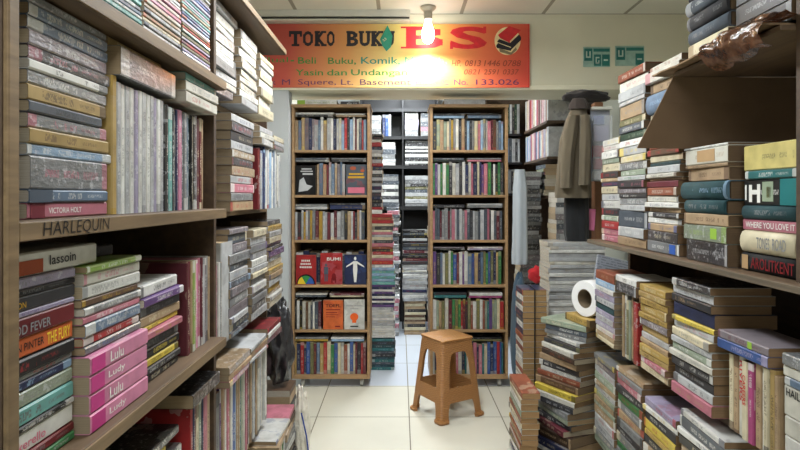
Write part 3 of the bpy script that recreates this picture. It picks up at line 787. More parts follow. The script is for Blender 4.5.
# second tier
row('L', -.51, 1.580, ZS[1], S('14 pink white;13 dusty_pink white;15 white grey;14 grey white;12 tan white'), 'storybook', 'beside the binder, open shelf', L=.25, W=.2)
bd = book('binder', .30, .11, .046, basis((0, 0, -1), (0, 1, 0), (1, 0, 0), (-.568, 1.668, ZS[1]+.30)), 'light_grey', 'grey', 'pale grey box binder with a dark finger ring, beside the pink storybooks', 'binder', None, 'paper', lettered=0.)
bm = bmesh.new(); n = 16
ri = []
for rr, y in ((.013, 0), (.013, .002), (.008, .002), (.008, 0)):
    ri.append([bm.verts.new((.235+rr*math.cos(2*PI*k/n), -.0006-y, .023+rr*math.sin(2*PI*k/n))) for k in range(n)])
for a in range(4):
    A, B = ri[a], ri[(a+1) % 4]
    for k in range(n): bm.faces.new((A[k], A[(k+1) % n], B[(k+1) % n], B[k]))
obj('finger_ring', bm, M_BLACK, bd)
stack('L', -.512, 1.735, ZS[1], fill(.345, 15, 32, ('grey', 'charcoal', 'light_grey', 'slate', 'mauve_grey'), ('white', 'black', 'light_blue'), ('wrap', 'wrap', 'paper')), 'wrapped_book', 'the first grey pile, open shelf', L=.225, W=.15, jl=.03, jp=.012, yaw=1.6, page=PG)
stack('L', -.508, 1.975, ZS[1], fill(.335, 12, 28, ('grey', 'light_grey', 'charcoal', 'cream', 'teal', 'white', 'sage_green'), ('white', 'black', 'purple'), ('wrap', 'gloss')), 'wrapped_book', 'the second grey pile, open shelf', L=.225, W=.15, jl=.03, jp=.012, yaw=1.6, page=PG)
stack('L', -.505, 2.215, ZS[1], fill(.345, 12, 26, ('mustard', 'light_grey', 'white', 'purple', 'charcoal', 'tan', 'grey', 'cream'), ('white', 'black', 'navy'), ('wrap', 'paper')), 'wrapped_book', 'the third grey pile, open shelf', L=.26, W=.15, jl=.03, jp=.012, yaw=1.6, page=PG)
# third tier
stack('L', -.512, 1.735, ZS[2], fill(.325, 18, 32, ('light_grey', 'grey', 'tan', 'off_white', 'dusty_pink', 'charcoal', 'light_grey'), ('white', 'black', 'red'), ('wrap', 'paper')), 'wrapped_book', 'the eye-level pile, open shelf', L=.28, W=.16, jl=.03, yaw=1.2, page=PG)
e, top = row('L', -.508, 2.055, ZS[2], S('26 dark_red white;14 maroon white;24 light_grey blue wrap;16 blue white;22 navy light_blue;16 blue white;22 white grey;18 light_grey red;20 white blue;20 light_blue white;18 light_grey grey;18 white navy;22 steel_blue white;20 light_grey white;18 white grey;18 grey white;20 off_white grey;20 light_grey navy;18 grey white'), 'wrapped_book', 'of blue-white row, open shelf', L=.235, W=.16, jh=.02)
stack('L', -.50, 2.06, top+.001, fill(.075, 16, 26, ww, ('grey', 'red'), ('wrap', 'gloss')), 'wrapped_book', 'the pile on the blue-white row', L=.2, W=.15, yaw=2, page=PG)
stack('L', -.50, 2.28, top+.001, fill(.06, 16, 26, ww, ('grey', 'red'), ('wrap', 'gloss')), 'wrapped_book', 'the far pile on blue-white row', L=.2, W=.15, yaw=2, page=PG)
# top tier
stack('L', -.525, 1.60, ZS[3], fill(.27, 20, 34, ('light_grey', 'grey', 'white', 'off_white', 'mauve_grey'), ('charcoal', 'black'), ('wrap', 'wrap', 'paper')), 'wrapped_book', 'the first white pile, high shelf', L=.25, W=.15, jl=.035, jp=.014, yaw=2, page=PG)
stack('L', -.515, 1.865, ZS[3], fill(.26, 18, 34, ww, ('grey', 'black'), ('wrap', 'gloss')), 'wrapped_book', 'the second white pile, high shelf', L=.225, W=.15, jl=.03, jp=.014, yaw=2, page=PG)
stack('L', -.512, 2.10, ZS[3], fill(.235, 18, 38, ('white', 'cream', 'off_white', 'cream', 'light_grey'), ('grey', 'black'), ('paper', 'gloss')), 'wrapped_book', 'the third white pile, high shelf', L=.23, W=.15, jl=.03, jp=.014, yaw=2, page=PG)
# floor, in front of the far end
e, top = row('L', -.445, 1.98, 0, S('20 tan white;18 grey white wrap;16 green white;20 navy white;18 light_grey white wrap;22 sage_green white;20 navy cream;18 off_white grey;22 tan brown;18 white dusty_pink;20 cream brown;16 green white;20 light_grey white wrap;18 dusty_pink white'), 'storybook', 'of floor row, left', L=.285, W=.17, jh=.03, jp=.02)
stack('L', -.43, 2.0, top+.001, S('22 tan brown;14 white blue gloss dd=.02'), 'paperback_book', 'the pair over the floor row', L=.22, W=.15, yaw=4)
stack('L', -.455, 2.27, 0, S('40 grey white;35 tan brown;35 charcoal white;30 dark_brown cream;30 white navy;35 grey white;30 tan white;25 dark_brown tan;22 dusty_pink brown'), 'storybook', 'the floor pile by black bag', L=.22, W=.15, yaw=4)

# ================================================================== RIGHT SHELVING
HB = dict(style='cloth')
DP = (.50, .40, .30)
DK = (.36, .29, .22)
def dark_pages(l, p=DK):  # page ends in shadow: their shade is put into the page colour
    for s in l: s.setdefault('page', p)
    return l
# middle shelf, nearest pile
ra = dark_pages(S('42 black red cloth round;50 cream grey round;25 dusty_pink white gloss;31 dark_teal grey cloth round;58 black white gloss;19 teal white L=.18;58 pale_yellow olive gloss'))
put(ra, 0, text=[('AROLITKENT', .22, .97, .2, .8, 'dark_red')], patch=[(.04, .16, 'tan', .12, .88)], label='black hardback with dark red capitals, lowest of the near pile, right shelf')
put(ra, 1, text=[('TONES', .34, .58, .25, .75, 'grey'), ('ROAD', .63, .86, .25, .75, 'grey')], label='thick cream hardback with grey capitals, near pile, right shelf')
put(ra, 2, text=[('WHERE YOU LOVE IT', .06, .94, .25, .78, 'white')])
put(ra, 4, patch=[(.02, .05, 'white', .2, .8), (.10, .16, 'white', .12, .8), (.16, .26, 'white', .42, .6), (.26, .32, 'white', .1, .82), (.36, .56, 'sage_green', .15, .9), (.44, .52, 'olive', .3, .7), (.68, .97, 'teal', .02, .98)], label='black, white and teal patterned book, third from the top of the near right pile')
put(ra, 6, text=[('OLD TALES', .18, .42, .55, .8, 'olive'), ('OF LANDS', .20, .42, .2, .42, 'olive')], label='thick pale yellow book on top of the near pile, right middle shelf')
ra[6]['text'] = None; ra[6]['lettered'] = 1.
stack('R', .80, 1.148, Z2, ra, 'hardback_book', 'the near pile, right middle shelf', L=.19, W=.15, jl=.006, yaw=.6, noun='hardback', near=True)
rb = dark_pages(S('55 charcoal light_grey wrap;41 sage_green lime_green wrap L=.215;29 tan brown cloth;35 dark_teal grey cloth round;47 dark_teal light_blue cloth round L=.22;33 tan brown cloth dx=.004;9 tan brown;40 off_white tan L=.2;6 white grey'), (.34, .27, .20))
put(rb, 1, patch=[(.66, .8, 'lime_green', .2, .85)])
put(rb, 7, patch=[(.3, .72, 'tan', .15, .9)])
stack('R', .78, 1.362, Z2, rb, 'hardback_book', 'the big pile, right middle shelf', L=.205, W=.165, jl=.012, yaw=1.2, noun='hardback')
mix = ('tan', 'off_white', 'charcoal', 'maroon', 'cream', 'brown', 'grey', 'dark_teal', 'white', 'rust', 'slate', 'light_grey', 'dark_green')
c1 = dark_pages(S('34 grey white;30 charcoal cream wrap;22 tan blue;18 white grey;15 charcoal white;14 tan brown;16 white navy;19 off_white grey;24 rust off_white;19 maroon dark_red;9 tan brown;13 off_white brown;22 light_grey grey;11 dark_teal black;20 cream tan'), DP)
put(c1, 0, patch=[(.72, .9, 'blue', .1, .9)])
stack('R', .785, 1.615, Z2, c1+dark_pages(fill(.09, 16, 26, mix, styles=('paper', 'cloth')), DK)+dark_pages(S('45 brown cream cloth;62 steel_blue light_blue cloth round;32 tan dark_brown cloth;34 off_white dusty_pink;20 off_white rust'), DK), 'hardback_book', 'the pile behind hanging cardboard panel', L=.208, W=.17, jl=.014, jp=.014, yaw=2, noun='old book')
c2 = dark_pages(S('30 tan brown;34 light_grey white;56 slate light_grey cloth;20 light_grey grey wrap;22 grey white wrap;16 charcoal white;18 mauve_grey white wrap;24 charcoal dusty_pink;16 light_grey green;20 sage_green white;26 grey white wrap'), DP)
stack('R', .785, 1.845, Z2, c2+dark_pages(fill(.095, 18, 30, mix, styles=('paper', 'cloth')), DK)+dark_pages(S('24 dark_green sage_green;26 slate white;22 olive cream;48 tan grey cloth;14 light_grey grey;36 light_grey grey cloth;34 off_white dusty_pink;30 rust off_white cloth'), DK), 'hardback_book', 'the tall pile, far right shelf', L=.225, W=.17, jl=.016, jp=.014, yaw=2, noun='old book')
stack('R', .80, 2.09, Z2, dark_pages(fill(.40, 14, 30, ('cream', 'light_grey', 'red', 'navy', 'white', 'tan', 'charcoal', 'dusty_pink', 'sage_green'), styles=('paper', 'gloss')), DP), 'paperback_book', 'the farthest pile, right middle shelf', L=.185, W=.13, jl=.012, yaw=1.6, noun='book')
# top board
stack('R', .79, 1.375, Z3+.0135, dark_pages(S('12 light_grey charcoal cloth;40 cream tan cloth;38 slate grey cloth round;40 charcoal grey cloth round;40 slate light_grey cloth round;36 charcoal grey cloth')), 'hardback_book', 'the pile over torn cardboard, right', L=.195, W=.18, jl=.008, yaw=1, noun='hardback')
stack('R', .795, 1.155, Z3+.0135, dark_pages(S('44 black grey gloss;46 black light_grey gloss;40 charcoal grey gloss;40 black grey gloss')), 'hardback_book', 'the black pile over packing film', L=.205, W=.2, jl=.01, yaw=1, noun='hardback')
# lower shelf
hk = S('26 tan brown;38 white navy;40 off_white red;62 off_white black gloss;17 steel_blue white;22 off_white grey;24 grey white wrap')
put(hk, 3, text=[('HAILEY', .03, .34, .66, .92, 'black')], label='white paperback with big black capitals, near pile, right lower shelf')
stack('R', .79, .98, Z1, hk, 'paperback_book', 'the near pile, right lower shelf', L=.20, W=.14, jl=.004, yaw=.5)
rr = S('14 tan brown;17 ochre black;16 cream charcoal;12 white grey;21 tan brown;20 magenta white;21 cream red;21 off_white red;20 tan brown;18 cream brown')
for k in (6, 7): rr[k]['text'] = [(('CAREERS', 'RIVERS')[k-6], .18 if k == 6 else .06, .56, .2, .75, 'red')]
e, top = row('R', .785, 1.19, Z1, rr, 'paperback_book', 'on the right lower shelf', L=.19, W=.12, jh=.012, jp=.008, page=DP)
bl = S('24 blue lilac;19 mauve_grey maroon')
put(bl, 0, label='blue paperback lying on the standing row of the right lower shelf')
put(bl, 1, patch=[(.62, .70, 'lime_green', .1, .9)], label='maroon topped grey paperback lying over the blue one, right lower shelf')
stack('R', .775, 1.215, top+.001, bl, 'paperback_book', 'x', L=.185, W=.125, jl=.004, yaw=2, page=DP)
stack('R', .775, 1.425, Z1, dark_pages(S('30 dusty_pink tan;24 light_grey charcoal;26 charcoal light_grey;24 charcoal white;18 off_white grey;20 sage_green white;17 light_grey grey;22 cream grey;20 light_grey dusty_pink;14 yellow olive;36 navy black L=.225;22 charcoal tan;24 light_grey charcoal wrap;20 charcoal white wrap'), DP), 'paperback_book', 'the grey pile, right lower shelf', L=.215, W=.16, jl=.016, jp=.012, yaw=2.2)
stack('R', .775, 1.668, Z1, dark_pages(S('22 cream tan;20 dusty_pink white;18 ochre brown;22 gold cream;16 tan brown;20 light_grey lilac wrap;22 ochre tan;22 mauve_grey white wrap;18 gold black;26 gold cream;20 gold brown;18 ochre cream;22 gold cream'), DP), 'paperback_book', 'the gold-topped pile, right lower shelf', L=.195, W=.15, jl=.016, jp=.014, yaw=2.6)
e, top = row('R', .775, 1.875, Z1, S('30 red rust wrap;14 black cream;15 tan brown;14 sage_green grey;16 olive cream;15 grey white;16 tan green;14 olive tan'), 'paperback_book', 'beside the gold-topped pile', L=.225, W=.14, jh=.03, jp=.01)
stack('R', .77, 1.87, top+.001, dark_pages(S('34 charcoal light_grey wrap;22 white black'), DP), 'paperback_book', 'the pair over the red standing book', L=.18, W=.14, yaw=3, page=DP)
stack('R', .775, 2.075, Z1, S('16 cream mustard;16 tan cream;18 off_white dusty_pink;22 lilac white wrap;22 light_grey dark_red;20 lilac white;24 dark_teal slate;22 light_grey navy;24 lilac dusty_pink wrap;18 white grey;24 light_blue white;34 rust tan'), 'paperback_book', 'the far pile, right lower shelf', L=.20, W=.14, jl=.012, yaw=1.6, page=PG)
# bottom shelf
for k, (d0, l_, cols, ph) in enumerate(((1.36, .23, ('charcoal', 'white', 'black', 'slate', 'tan'), 'the near pile, right bottom shelf'), (1.605, .215, ('charcoal', 'yellow', 'gold', 'lilac', 'tan', 'white'), 'the second pile, right bottom shelf'),
                          (1.835, .215, ('grey', 'charcoal', 'tan', 'sage_green', 'off_white', 'green', 'dusty_pink'), 'the third pile, right bottom shelf'), (2.065, .22, ('grey', 'sage_green', 'light_grey', 'tan', 'mauve_grey'), 'the fourth pile, right bottom shelf'))):
    stack('R', .775, d0, Z0, dark_pages(fill(.385-.02*(k % 2), 16, 32, cols, styles=('paper', 'gloss')), DP), 'paperback_book', ph, L=l_, W=.16, jl=.014, yaw=2, noun='book')

# ================================================================== PILES ON THE FLOOR, RIGHT
ext = S('30 olive brown;24 navy red')
z = stack('R', .572, 2.665, 0, fill(.755, 20, 30, ('white', 'navy', 'off_white', 'rust', 'white', 'slate'), ('navy', 'orange', 'red'), ('gloss',)), 'manga_volume', 'the bundle tied with black string', L=.165, W=.115, jl=.002, jp=.002, yaw=.2, page=(.62, .50, .33))
M_STR = plain('black_string', (.05, .05, .05), .7)
bm = bmesh.new(); xs, ys = .612, 2.645
tube(bm, [(.628, 2.662, .02), (.628, 2.660, .4), (.628, 2.661, z+.003), (.628, 2.75, z+.004), (.628, 2.834, z+.003), (.628, 2.838, .3)], .003, 6)
tag(obj('binding_string', bm, M_STR), 'black string tied round the upright bundle of manga volumes', 'string')
stack('R', .485, 2.30, 0, fill(.40, 14, 30, ('tan', 'rust', 'green', 'off_white', 'brown', 'sage_green', 'cream', 'navy', 'rust', 'white'), styles=('paper', 'gloss')), 'old_paperback', 'the slim floor pile by aisle', L=.26, W=.075, jl=.03, jp=.008, yaw=2, page=(.66, .52, .36), noun='paperback')
# the big leaning heap
hp = S('28 dark_brown tan;24 blue white L=.21;30 tan brown;26 dark_brown cream;20 white grey;34 navy cream;40 dark_brown tan;24 maroon cream;22 charcoal white;20 sage_green cream;28 grey white;24 charcoal light_grey;22 off_white grey;26 olive cream;28 brown tan;22 rust cream;20 white grey;24 charcoal white;26 tan brown;22 dark_brown rust;22 off_white grey;20 charcoal olive;18 white grey wrap;20 grey white;22 slate white;24 sage_green cream')
hp[13]['col'] = 'yellow'; hp[13]['acc'] = 'black'; hp[13]['label'] = 'bright yellow book with black marks in the side of the leaning heap'
for k, s in enumerate(hp):
    s['yaw'] = 27+8*math.sin(k*.55); s['dx'] = -.02+.0042*k+.012*math.sin(k*.9); s.setdefault('page', ((.50, .40, .29), (.64, .54, .41), (.46, .39, .31), (.70, .66, .58))[k % 4])
ztop = stack('R', .615, 2.34, 0, hp, 'old_paperback', 'the leaning heap by magazines', L=.24, W=.215, jl=.02, jp=.006, yaw=5, noun='old book', page=(.5, .42, .32))
g = S('30 gold dark_brown'); put(g, 0, label='gold and yellow thick book lying on the leaning heap under the white roll', page=(.35, .27, .18))
z2 = stack('R', .745, 2.335, ztop, g, 'old_paperback', 'x', L=.19, W=.145, yaw=1, base_yaw=14)
ROLLZ = z2
# a slanted yellow-spined book propped against the heap
M = Matrix.Translation((.565, 2.30, .502)) @ Matrix.Rotation(math.radians(-60), 4, 'Y') @ basis((0, -1, 0), (1, 0, 0), (0, 0, 1), (0, .0, 0))
# magazines
z = stack('B', 0, 2.86, 0, fill(.34, 30, 40, ('tan', 'brown', 'cream'), styles=('paper',)), 'old_paperback', 'the base under the magazine tower', L=.26, W=.2, x0=.755, yaw=1, noun='old book')
mg = [dict(T=rnd.uniform(.016, .021), col=rnd.choice(('light_grey', 'white', 'white', 'off_white', 'light_grey')), acc=rnd.choice(('olive', 'mustard', 'grey')), style='gloss', lettered=.35, page=(.78, .77, .73)) for k in range(33)]
z = stack('B', 0, 2.845, z, mg, 'magazine', 'the tower beside the leaning heap', L=.285, W=.20, x0=.742, jl=.012, jp=.008, yaw=1.4, cat='magazine')

# ================================================================== WHEELED BOOKCASES
mixb = ('white', 'light_blue', 'charcoal', 'off_white', 'navy', 'white', 'mauve_grey', 'steel_blue', 'light_grey', 'red', 'maroon', 'tan', 'slate', 'light_grey')
brt = ('white', 'light_blue', 'purple', 'green', 'mustard', 'steel_blue', 'off_white', 'dusty_pink', 'teal', 'maroon', 'grey', 'navy', 'tan', 'charcoal')
tier = ('bottom shelf', 'second lowest shelf', 'third lowest shelf', 'third highest shelf', 'second highest shelf', 'top shelf')
KIND = {'left': 'textbook', 'right': 'novel'}
def caserow(x0, x1, i, side, cols, xa=None, xb=None, hmax=.215, lean=0., acc=('white', 'yellow', 'red', 'cream', 'black'), plane=YB+.012, tmin=10, tmax=24, L=.208, frm=None):
    a = (xa if xa is not None else x0+.0185); b = (xb if xb is not None else x1-.0185)
    sp = fill(b-a-.001, tmin, tmax, cols, acc, ('paper', 'gloss'))
    return row('B', plane, a, ZROW[i], sp, KIND[side], f"on the {tier[i]}, {side} wheeled bookcase", L=L, W=.15, jh=.022, jp=.008, near=False, lean=lean)[1]
def lying(x0, i, side, zt, specs, where, L=.2):
    return stack('B', 0, YB+.014, zt+.0008, S(specs) if isinstance(specs, str) else specs, KIND[side], f"{where} heap, {tier[i]}, {side} wheeled bookcase", L=L, W=.15, x0=x0, near=False, jl=.01, yaw=.8, noun='book')
def faceout(x0, w, h, zb, yf, T, col, acc, label, art, kind='textbook'):
    M = basis((0, 0, -1), (1, 0, 0), (0, -1, 0), (x0, yf+T, zb+h+.0006))
    o = book(kind, h, w, T, M, col, acc, label, 'book', 'cover-out books on the left wheeled bookcase', 'gloss', False, True, None, None, None, 0.)
    for name, mode, data, colr, lv in art:
        zz = T+.0006*lv
        if mode == 'poly':
            bm = bmesh.new()
            for P in data: bm.faces.new([bm.verts.new((h*(1-b), a*w, zz)) for a, b in P])
            bmesh.ops.recalc_face_normals(bm, faces=bm.faces)
            obj(name, bm, ink(colr), o)
        else:
            s, a, b, c, d = data
            text_obj(name, s, (b-a)*w, (d-c)*h, basis((0, 1, 0), (-1, 0, 0), (0, 0, 1), (h*(1-c), a*w, zz)), ink(colr), o, .015)
    return o
def rect(a, b, c, d): return [(a, c), (b, c), (b, d), (a, d)]
def disc(cx, cy, rx, ry, n=20, a0=0., a1=2*PI): return [(cx+rx*math.cos(a0+(a1-a0)*k/n), cy+ry*math.sin(a0+(a1-a0)*k/n)) for k in range(n+(0 if a1-a0 > 6 else 1))]
# --- left
zt = caserow(LX0, LX1, 5, 'left', mixb)
lying(LX0+.02, 5, 'left', zt, '14 black white;12 white black', 'left', .24); lying(LX0+.275, 5, 'left', zt, '10 tan white;9 off_white tan', 'right', .19)
faceout(LX0+.022, .128, .185, ZROW[4], YB+.012, .016, 'black', 'charcoal', 'black and white cover-out book at the left of the second highest shelf', [('cover_print', 'poly', [[(.15, .1), (.6, .15), (.85, .3), (.55, .35), (.4, .6), (.2, .5)], rect(.35, .85, .68, .74), rect(.25, .85, .78, .82), rect(.3, .8, .86, .9)], 'light_grey', 1)])
faceout(LX1-.152, .13, .19, ZROW[4], YB+.012, .016, 'slate', 'red', 'dark cover-out book with red and yellow figures at the right, second highest shelf', [('cover_print', 'poly', [rect(.1, .9, .55, .62), rect(.15, .85, .66, .72)], 'mustard', 1), ('cover_print', 'poly', [disc(.35, .88, .15, .06), disc(.8, .8, .1, .05)], 'rust', 1), ('cover_print', 'poly', [rect(.1, .9, .06, .25)], 'dusty_pink', 1)])
zt = caserow(LX0, LX1, 4, 'left', mixb, LX0+.155, LX1-.155, acc=('white', 'red'))
lying(LX0+.02, 4, 'left', max(zt, ZROW[4]+.19), '13 grey white;12 slate white', 'left', .21); lying(LX0+.245, 4, 'left', max(zt, ZROW[4]+.19), '14 charcoal white;10 grey white', 'right', .22)
zt = caserow(LX0, LX1, 3, 'left', ('grey', 'light_grey', 'charcoal', 'mustard', 'tan', 'slate', 'light_grey', 'maroon'), L=.19)
lying(LX0+.02, 3, 'left', zt, '18 light_grey grey;14 grey white', 'left', .2); lying(LX0+.235, 3, 'left', zt, '26 navy mustard;12 charcoal white', 'right', .225)
zt = caserow(LX0, LX1, 2, 'left', ('light_grey', 'charcoal', 'white', 'slate', 'navy'), plane=YB+.05, tmin=30, tmax=48, L=.21)
faceout(LX0+.024, .127, .185, ZROW[2], YB+.012, .018, 'red', 'red', 'red cover-out book with a rainbow globe, leftmost of the three in its row', [('cover_print', 'poly', [disc(.5, .02, .46, .33, 24, 0, PI)], 'black', 1), ('globe_print', 'poly', [disc(.5, .02, .40, .28, 24, .0, PI/3)+[(.5, .02)]], 'blue', 2), ('globe_print', 'poly', [disc(.5, .02, .40, .28, 24, PI/3, 2*PI/3)+[(.5, .02)]], 'green', 2), ('globe_print', 'poly', [disc(.5, .02, .40, .28, 24, 2*PI/3, PI)+[(.5, .02)]], 'yellow', 2),
  ('title_print', 'poly', [rect(a, a+.06, b, b+.06) for b, k in ((.78, 5), (.67, 6), (.56, 7)) for a in [.5-.043*k+.087*j for j in range(k)]], 'white', 1)])
faceout(LX0+.178, .138, .198, ZROW[2], YB+.012, .018, 'red', 'dusty_pink', 'pinkish red cover-out book with a standing figure, middle of the three', [('title_lettering', 'text', ('BUMI', .30, .92, .76, .86), 'white', 1), ('figure_print', 'poly', [disc(.26, .62, .06, .05), rect(.17, .36, .32, .56), rect(.19, .25, .1, .31), rect(.28, .34, .1, .31)], 'slate', 1), ('figure_print', 'poly', [disc(.62, .24, .10, .12), rect(.5, .56, .05, .2), rect(.66, .72, .05, .2), disc(.4, .5, .03, .02), disc(.72, .55, .04, .03)], 'dark_red', 1)])
faceout(LX1-.162, .138, .188, ZROW[2], YB+.012, .018, 'navy', 'blue', 'dark blue cover-out book with a white human figure, rightmost of the three', [('figure_print', 'poly', [disc(.5, .87, .055, .06), [(.42, .78), (.58, .78), (.60, .5), (.55, .08), (.45, .08), (.40, .5)], [(.42, .78), (.1, .62), (.08, .57), (.42, .7)], [(.58, .78), (.9, .62), (.92, .57), (.58, .7)]], 'white', 1)])
zt = caserow(LX0, LX1, 1, 'left', ('white', 'charcoal', 'maroon', 'black', 'off_white', 'brown', 'slate'), LX0+.0185, LX0+.19, L=.19)
faceout(LX0+.196, .125, .183, ZROW[1], YB+.012, .02, 'orange', 'red', 'orange cover-out book with a black heading, second lowest shelf of the left bookcase', [('title_lettering', 'text', ('TOEFL', .12, .88, .76, .87), 'black', 1), ('title_print', 'poly', [rect(.14, .86, .66, .69), rect(.14, .7, .56, .585), rect(.14, .76, .49, .51), rect(.14, .6, .42, .44), rect(.6, .85, .08, .12)], 'dark_red', 1)])
faceout(LX0+.327, .128, .187, ZROW[1], YB+.012, .018, 'white', 'grey', 'white cover-out book with a peach emblem beside the orange one', [('emblem_print', 'poly', [disc(.5, .42, .2, .13), rect(.4, .6, .22, .3)], 'orange', 1), ('title_print', 'poly', [rect(.1, .9, .78, .80), rect(.3, .7, .68, .70)], 'grey', 1), ('title_print', 'poly', [rect(.3, .7, .08, .12)], 'black', 1)])
zt = ZROW[1]+.2
lying(LX0+.02, 1, 'left', zt, '13 slate white;10 off_white maroon', 'left', .2); lying(LX0+.235, 1, 'left', zt, '10 cream black;13 maroon white', 'right', .22)
zt = caserow(LX0, LX1, 0, 'left', ('off_white', 'maroon', 'navy', 'steel_blue', 'ochre', 'cream', 'charcoal', 'olive', 'blue', 'green', 'red', 'white', 'rust'), L=.205)
lying(LX0+.02, 0, 'left', zt, '14 mustard charcoal;10 grey white', 'left', .21); lying(LX0+.245, 0, 'left', zt, '14 light_blue white;10 white navy', 'right', .21)
# --- right
zt = caserow(RX0, RX1, 5, 'right', ('light_blue', 'sage_green', 'dusty_pink', 'mustard', 'off_white', 'steel_blue', 'white', 'brown', 'maroon', 'cream', 'tan', 'grey', 'charcoal'), L=.20)
lying(RX0+.02, 5, 'right', zt, '16 light_blue grey;9 charcoal white', 'left', .2); lying(RX0+.235, 5, 'right', zt, '17 steel_blue white;8 charcoal tan', 'right', .22)
zt = caserow(RX0, RX1, 4, 'right', ('purple', 'navy', 'white', 'green', 'dusty_pink', 'off_white', 'cream', 'charcoal', 'teal', 'mustard', 'light_grey'), L=.21)
lying(RX0+.02, 4, 'right', zt, '10 charcoal green;12 slate white', 'left', .2); lying(RX0+.235, 4, 'right', zt, '12 dusty_pink white;10 grey white', 'right', .22)
zt = caserow(RX0, RX1, 3, 'right', ('light_grey', 'grey', 'slate', 'charcoal', 'light_grey', 'maroon', 'dusty_pink', 'white'), L=.20, acc=('white', 'grey'))
lying(RX0+.02, 3, 'right', zt, '20 charcoal white', 'left', .2); lying(RX0+.235, 3, 'right', zt, '14 grey white;12 light_grey white', 'right', .22)
zt = caserow(RX0, RX1, 2, 'right', ('charcoal', 'white', 'maroon', 'off_white', 'mauve_grey', 'green', 'steel_blue', 'blue', 'tan', 'navy', 'olive', 'purple', 'dusty_pink'), L=.215)
lying(RX0+.02, 2, 'right', zt, '10 black white;8 mauve_grey white', 'left', .2); lying(RX0+.235, 2, 'right', zt, '10 lilac white;9 white red', 'right', .22)
zt = caserow(RX0, RX1, 1, 'right', ('green', 'maroon', 'white', 'charcoal', 'tan', 'sage_green', 'rust', 'off_white', 'teal', 'purple', 'olive', 'cream', 'red'), L=.195)
lying(RX0+.02, 1, 'right', zt, '18 teal grey;16 charcoal teal', 'left', .21); lying(RX0+.245, 1, 'right', zt, '13 magenta white;18 white charcoal', 'right', .21)
zt = caserow(RX0, RX1, 0, 'right', ('maroon', 'off_white', 'teal', 'navy', 'cream', 'blue', 'grey', 'charcoal', 'dusty_pink', 'red', 'light_grey'), L=.205)
lying(RX0+.02, 0, 'right', zt, '12 white navy;10 grey white', 'left', .21); lying(RX0+.245, 0, 'right', zt, '12 olive mustard;12 black white', 'right', .21)
# books lying on top of the two cases
TT = TOPZ+.0206
stack('B', 0, YB+.03, TT, S('30 white lime_green'), 'textbook', 'x', L=.25, W=.16, x0=LX0+.03, jl=.001, yaw=.5)
o = [x for x in bpy.data.objects if x.get('label', '').endswith('topmost of x')][-1]; o['label'] = 'white thick book with a lime green end lying on the left bookcase top'; o['group'] = 'books on top of the wheeled bookcases'
obj('label_patch', box(0.001, .05, -.0016, -.0008, .001, .029), ink('lime_green'), o)
stack('B', 0, YB+.05, TT, S('26 charcoal white'), 'textbook', 'x', L=.12, W=.14, x0=LX0+.295, jl=.001, yaw=.5)
o = [x for x in bpy.data.objects if x.get('label', '').endswith('topmost of x')][-1]; o['label'] = 'short dark book lying on the left bookcase top beside the white one'; o['group'] = 'books on top of the wheeled bookcases'
stack('B', 0, YB+.03, TT, S('36 light_grey white wrap lettered=0'), 'textbook', 'x', L=.26, W=.17, x0=RX0+.09, jl=.001, yaw=1)
o = [x for x in bpy.data.objects if x.get('label', '').endswith('topmost of x')][-1]; o['label'] = 'pale grey wrapped book lying alone on the right bookcase top'; o['group'] = 'books on top of the wheeled bookcases'

# ================================================================== BACK ROOM
ST = dict(near=False)
stack('B', 0, 3.92, 0, fill(.22, 14, 24, ('slate', 'charcoal', 'teal', 'grey', 'dark_teal'), ('white', 'light_blue')), 'exam_booklet', 'the column beside the left bookcase', L=.165, W=.14, x0=-.20, near=False, noun='booklet', yaw=1)
z = .222
q = stack('B', 0, 3.92, z, fill(.05, 14, 20, ('mustard', 'white')), 'exam_booklet', 'the mustard layer beside left bookcase', L=.165, W=.14, x0=-.20, near=False, noun='booklet', yaw=1)
q = stack('B', 0, 3.92, q, fill(.18, 12, 20, ('white', 'light_grey', 'white')), 'exam_booklet', 'the white layer beside left bookcase', L=.165, W=.14, x0=-.20, near=False, noun='booklet', yaw=1)
q = stack('B', 0, 3.92, q, fill(.15, 12, 18, ('purple', 'navy', 'white')), 'exam_booklet', 'the purple layer beside left bookcase', L=.165, W=.14, x0=-.20, near=False, noun='booklet', yaw=1)
q = stack('B', 0, 3.92, q, fill(.15, 14, 22, ('turquoise', 'white', 'light_blue')), 'exam_booklet', 'the turquoise layer beside left bookcase', L=.165, W=.14, x0=-.20, near=False, noun='booklet', yaw=1)
q = stack('B', 0, 3.92, q, fill(.36, 14, 26, ('dusty_pink', 'rust', 'cream', 'light_grey', 'red', 'charcoal')), 'exam_booklet', 'the reddish layer beside left bookcase', L=.155, W=.14, x0=-.20, near=False, noun='booklet', yaw=2)
q = stack('B', 0, 3.92, q, fill(.55, 16, 30, ('white', 'black', 'red', 'navy', 'light_grey', 'charcoal')), 'exam_booklet', 'the highest layer beside left bookcase', L=.08, W=.12, x0=-.20, near=False, noun='booklet', yaw=2)
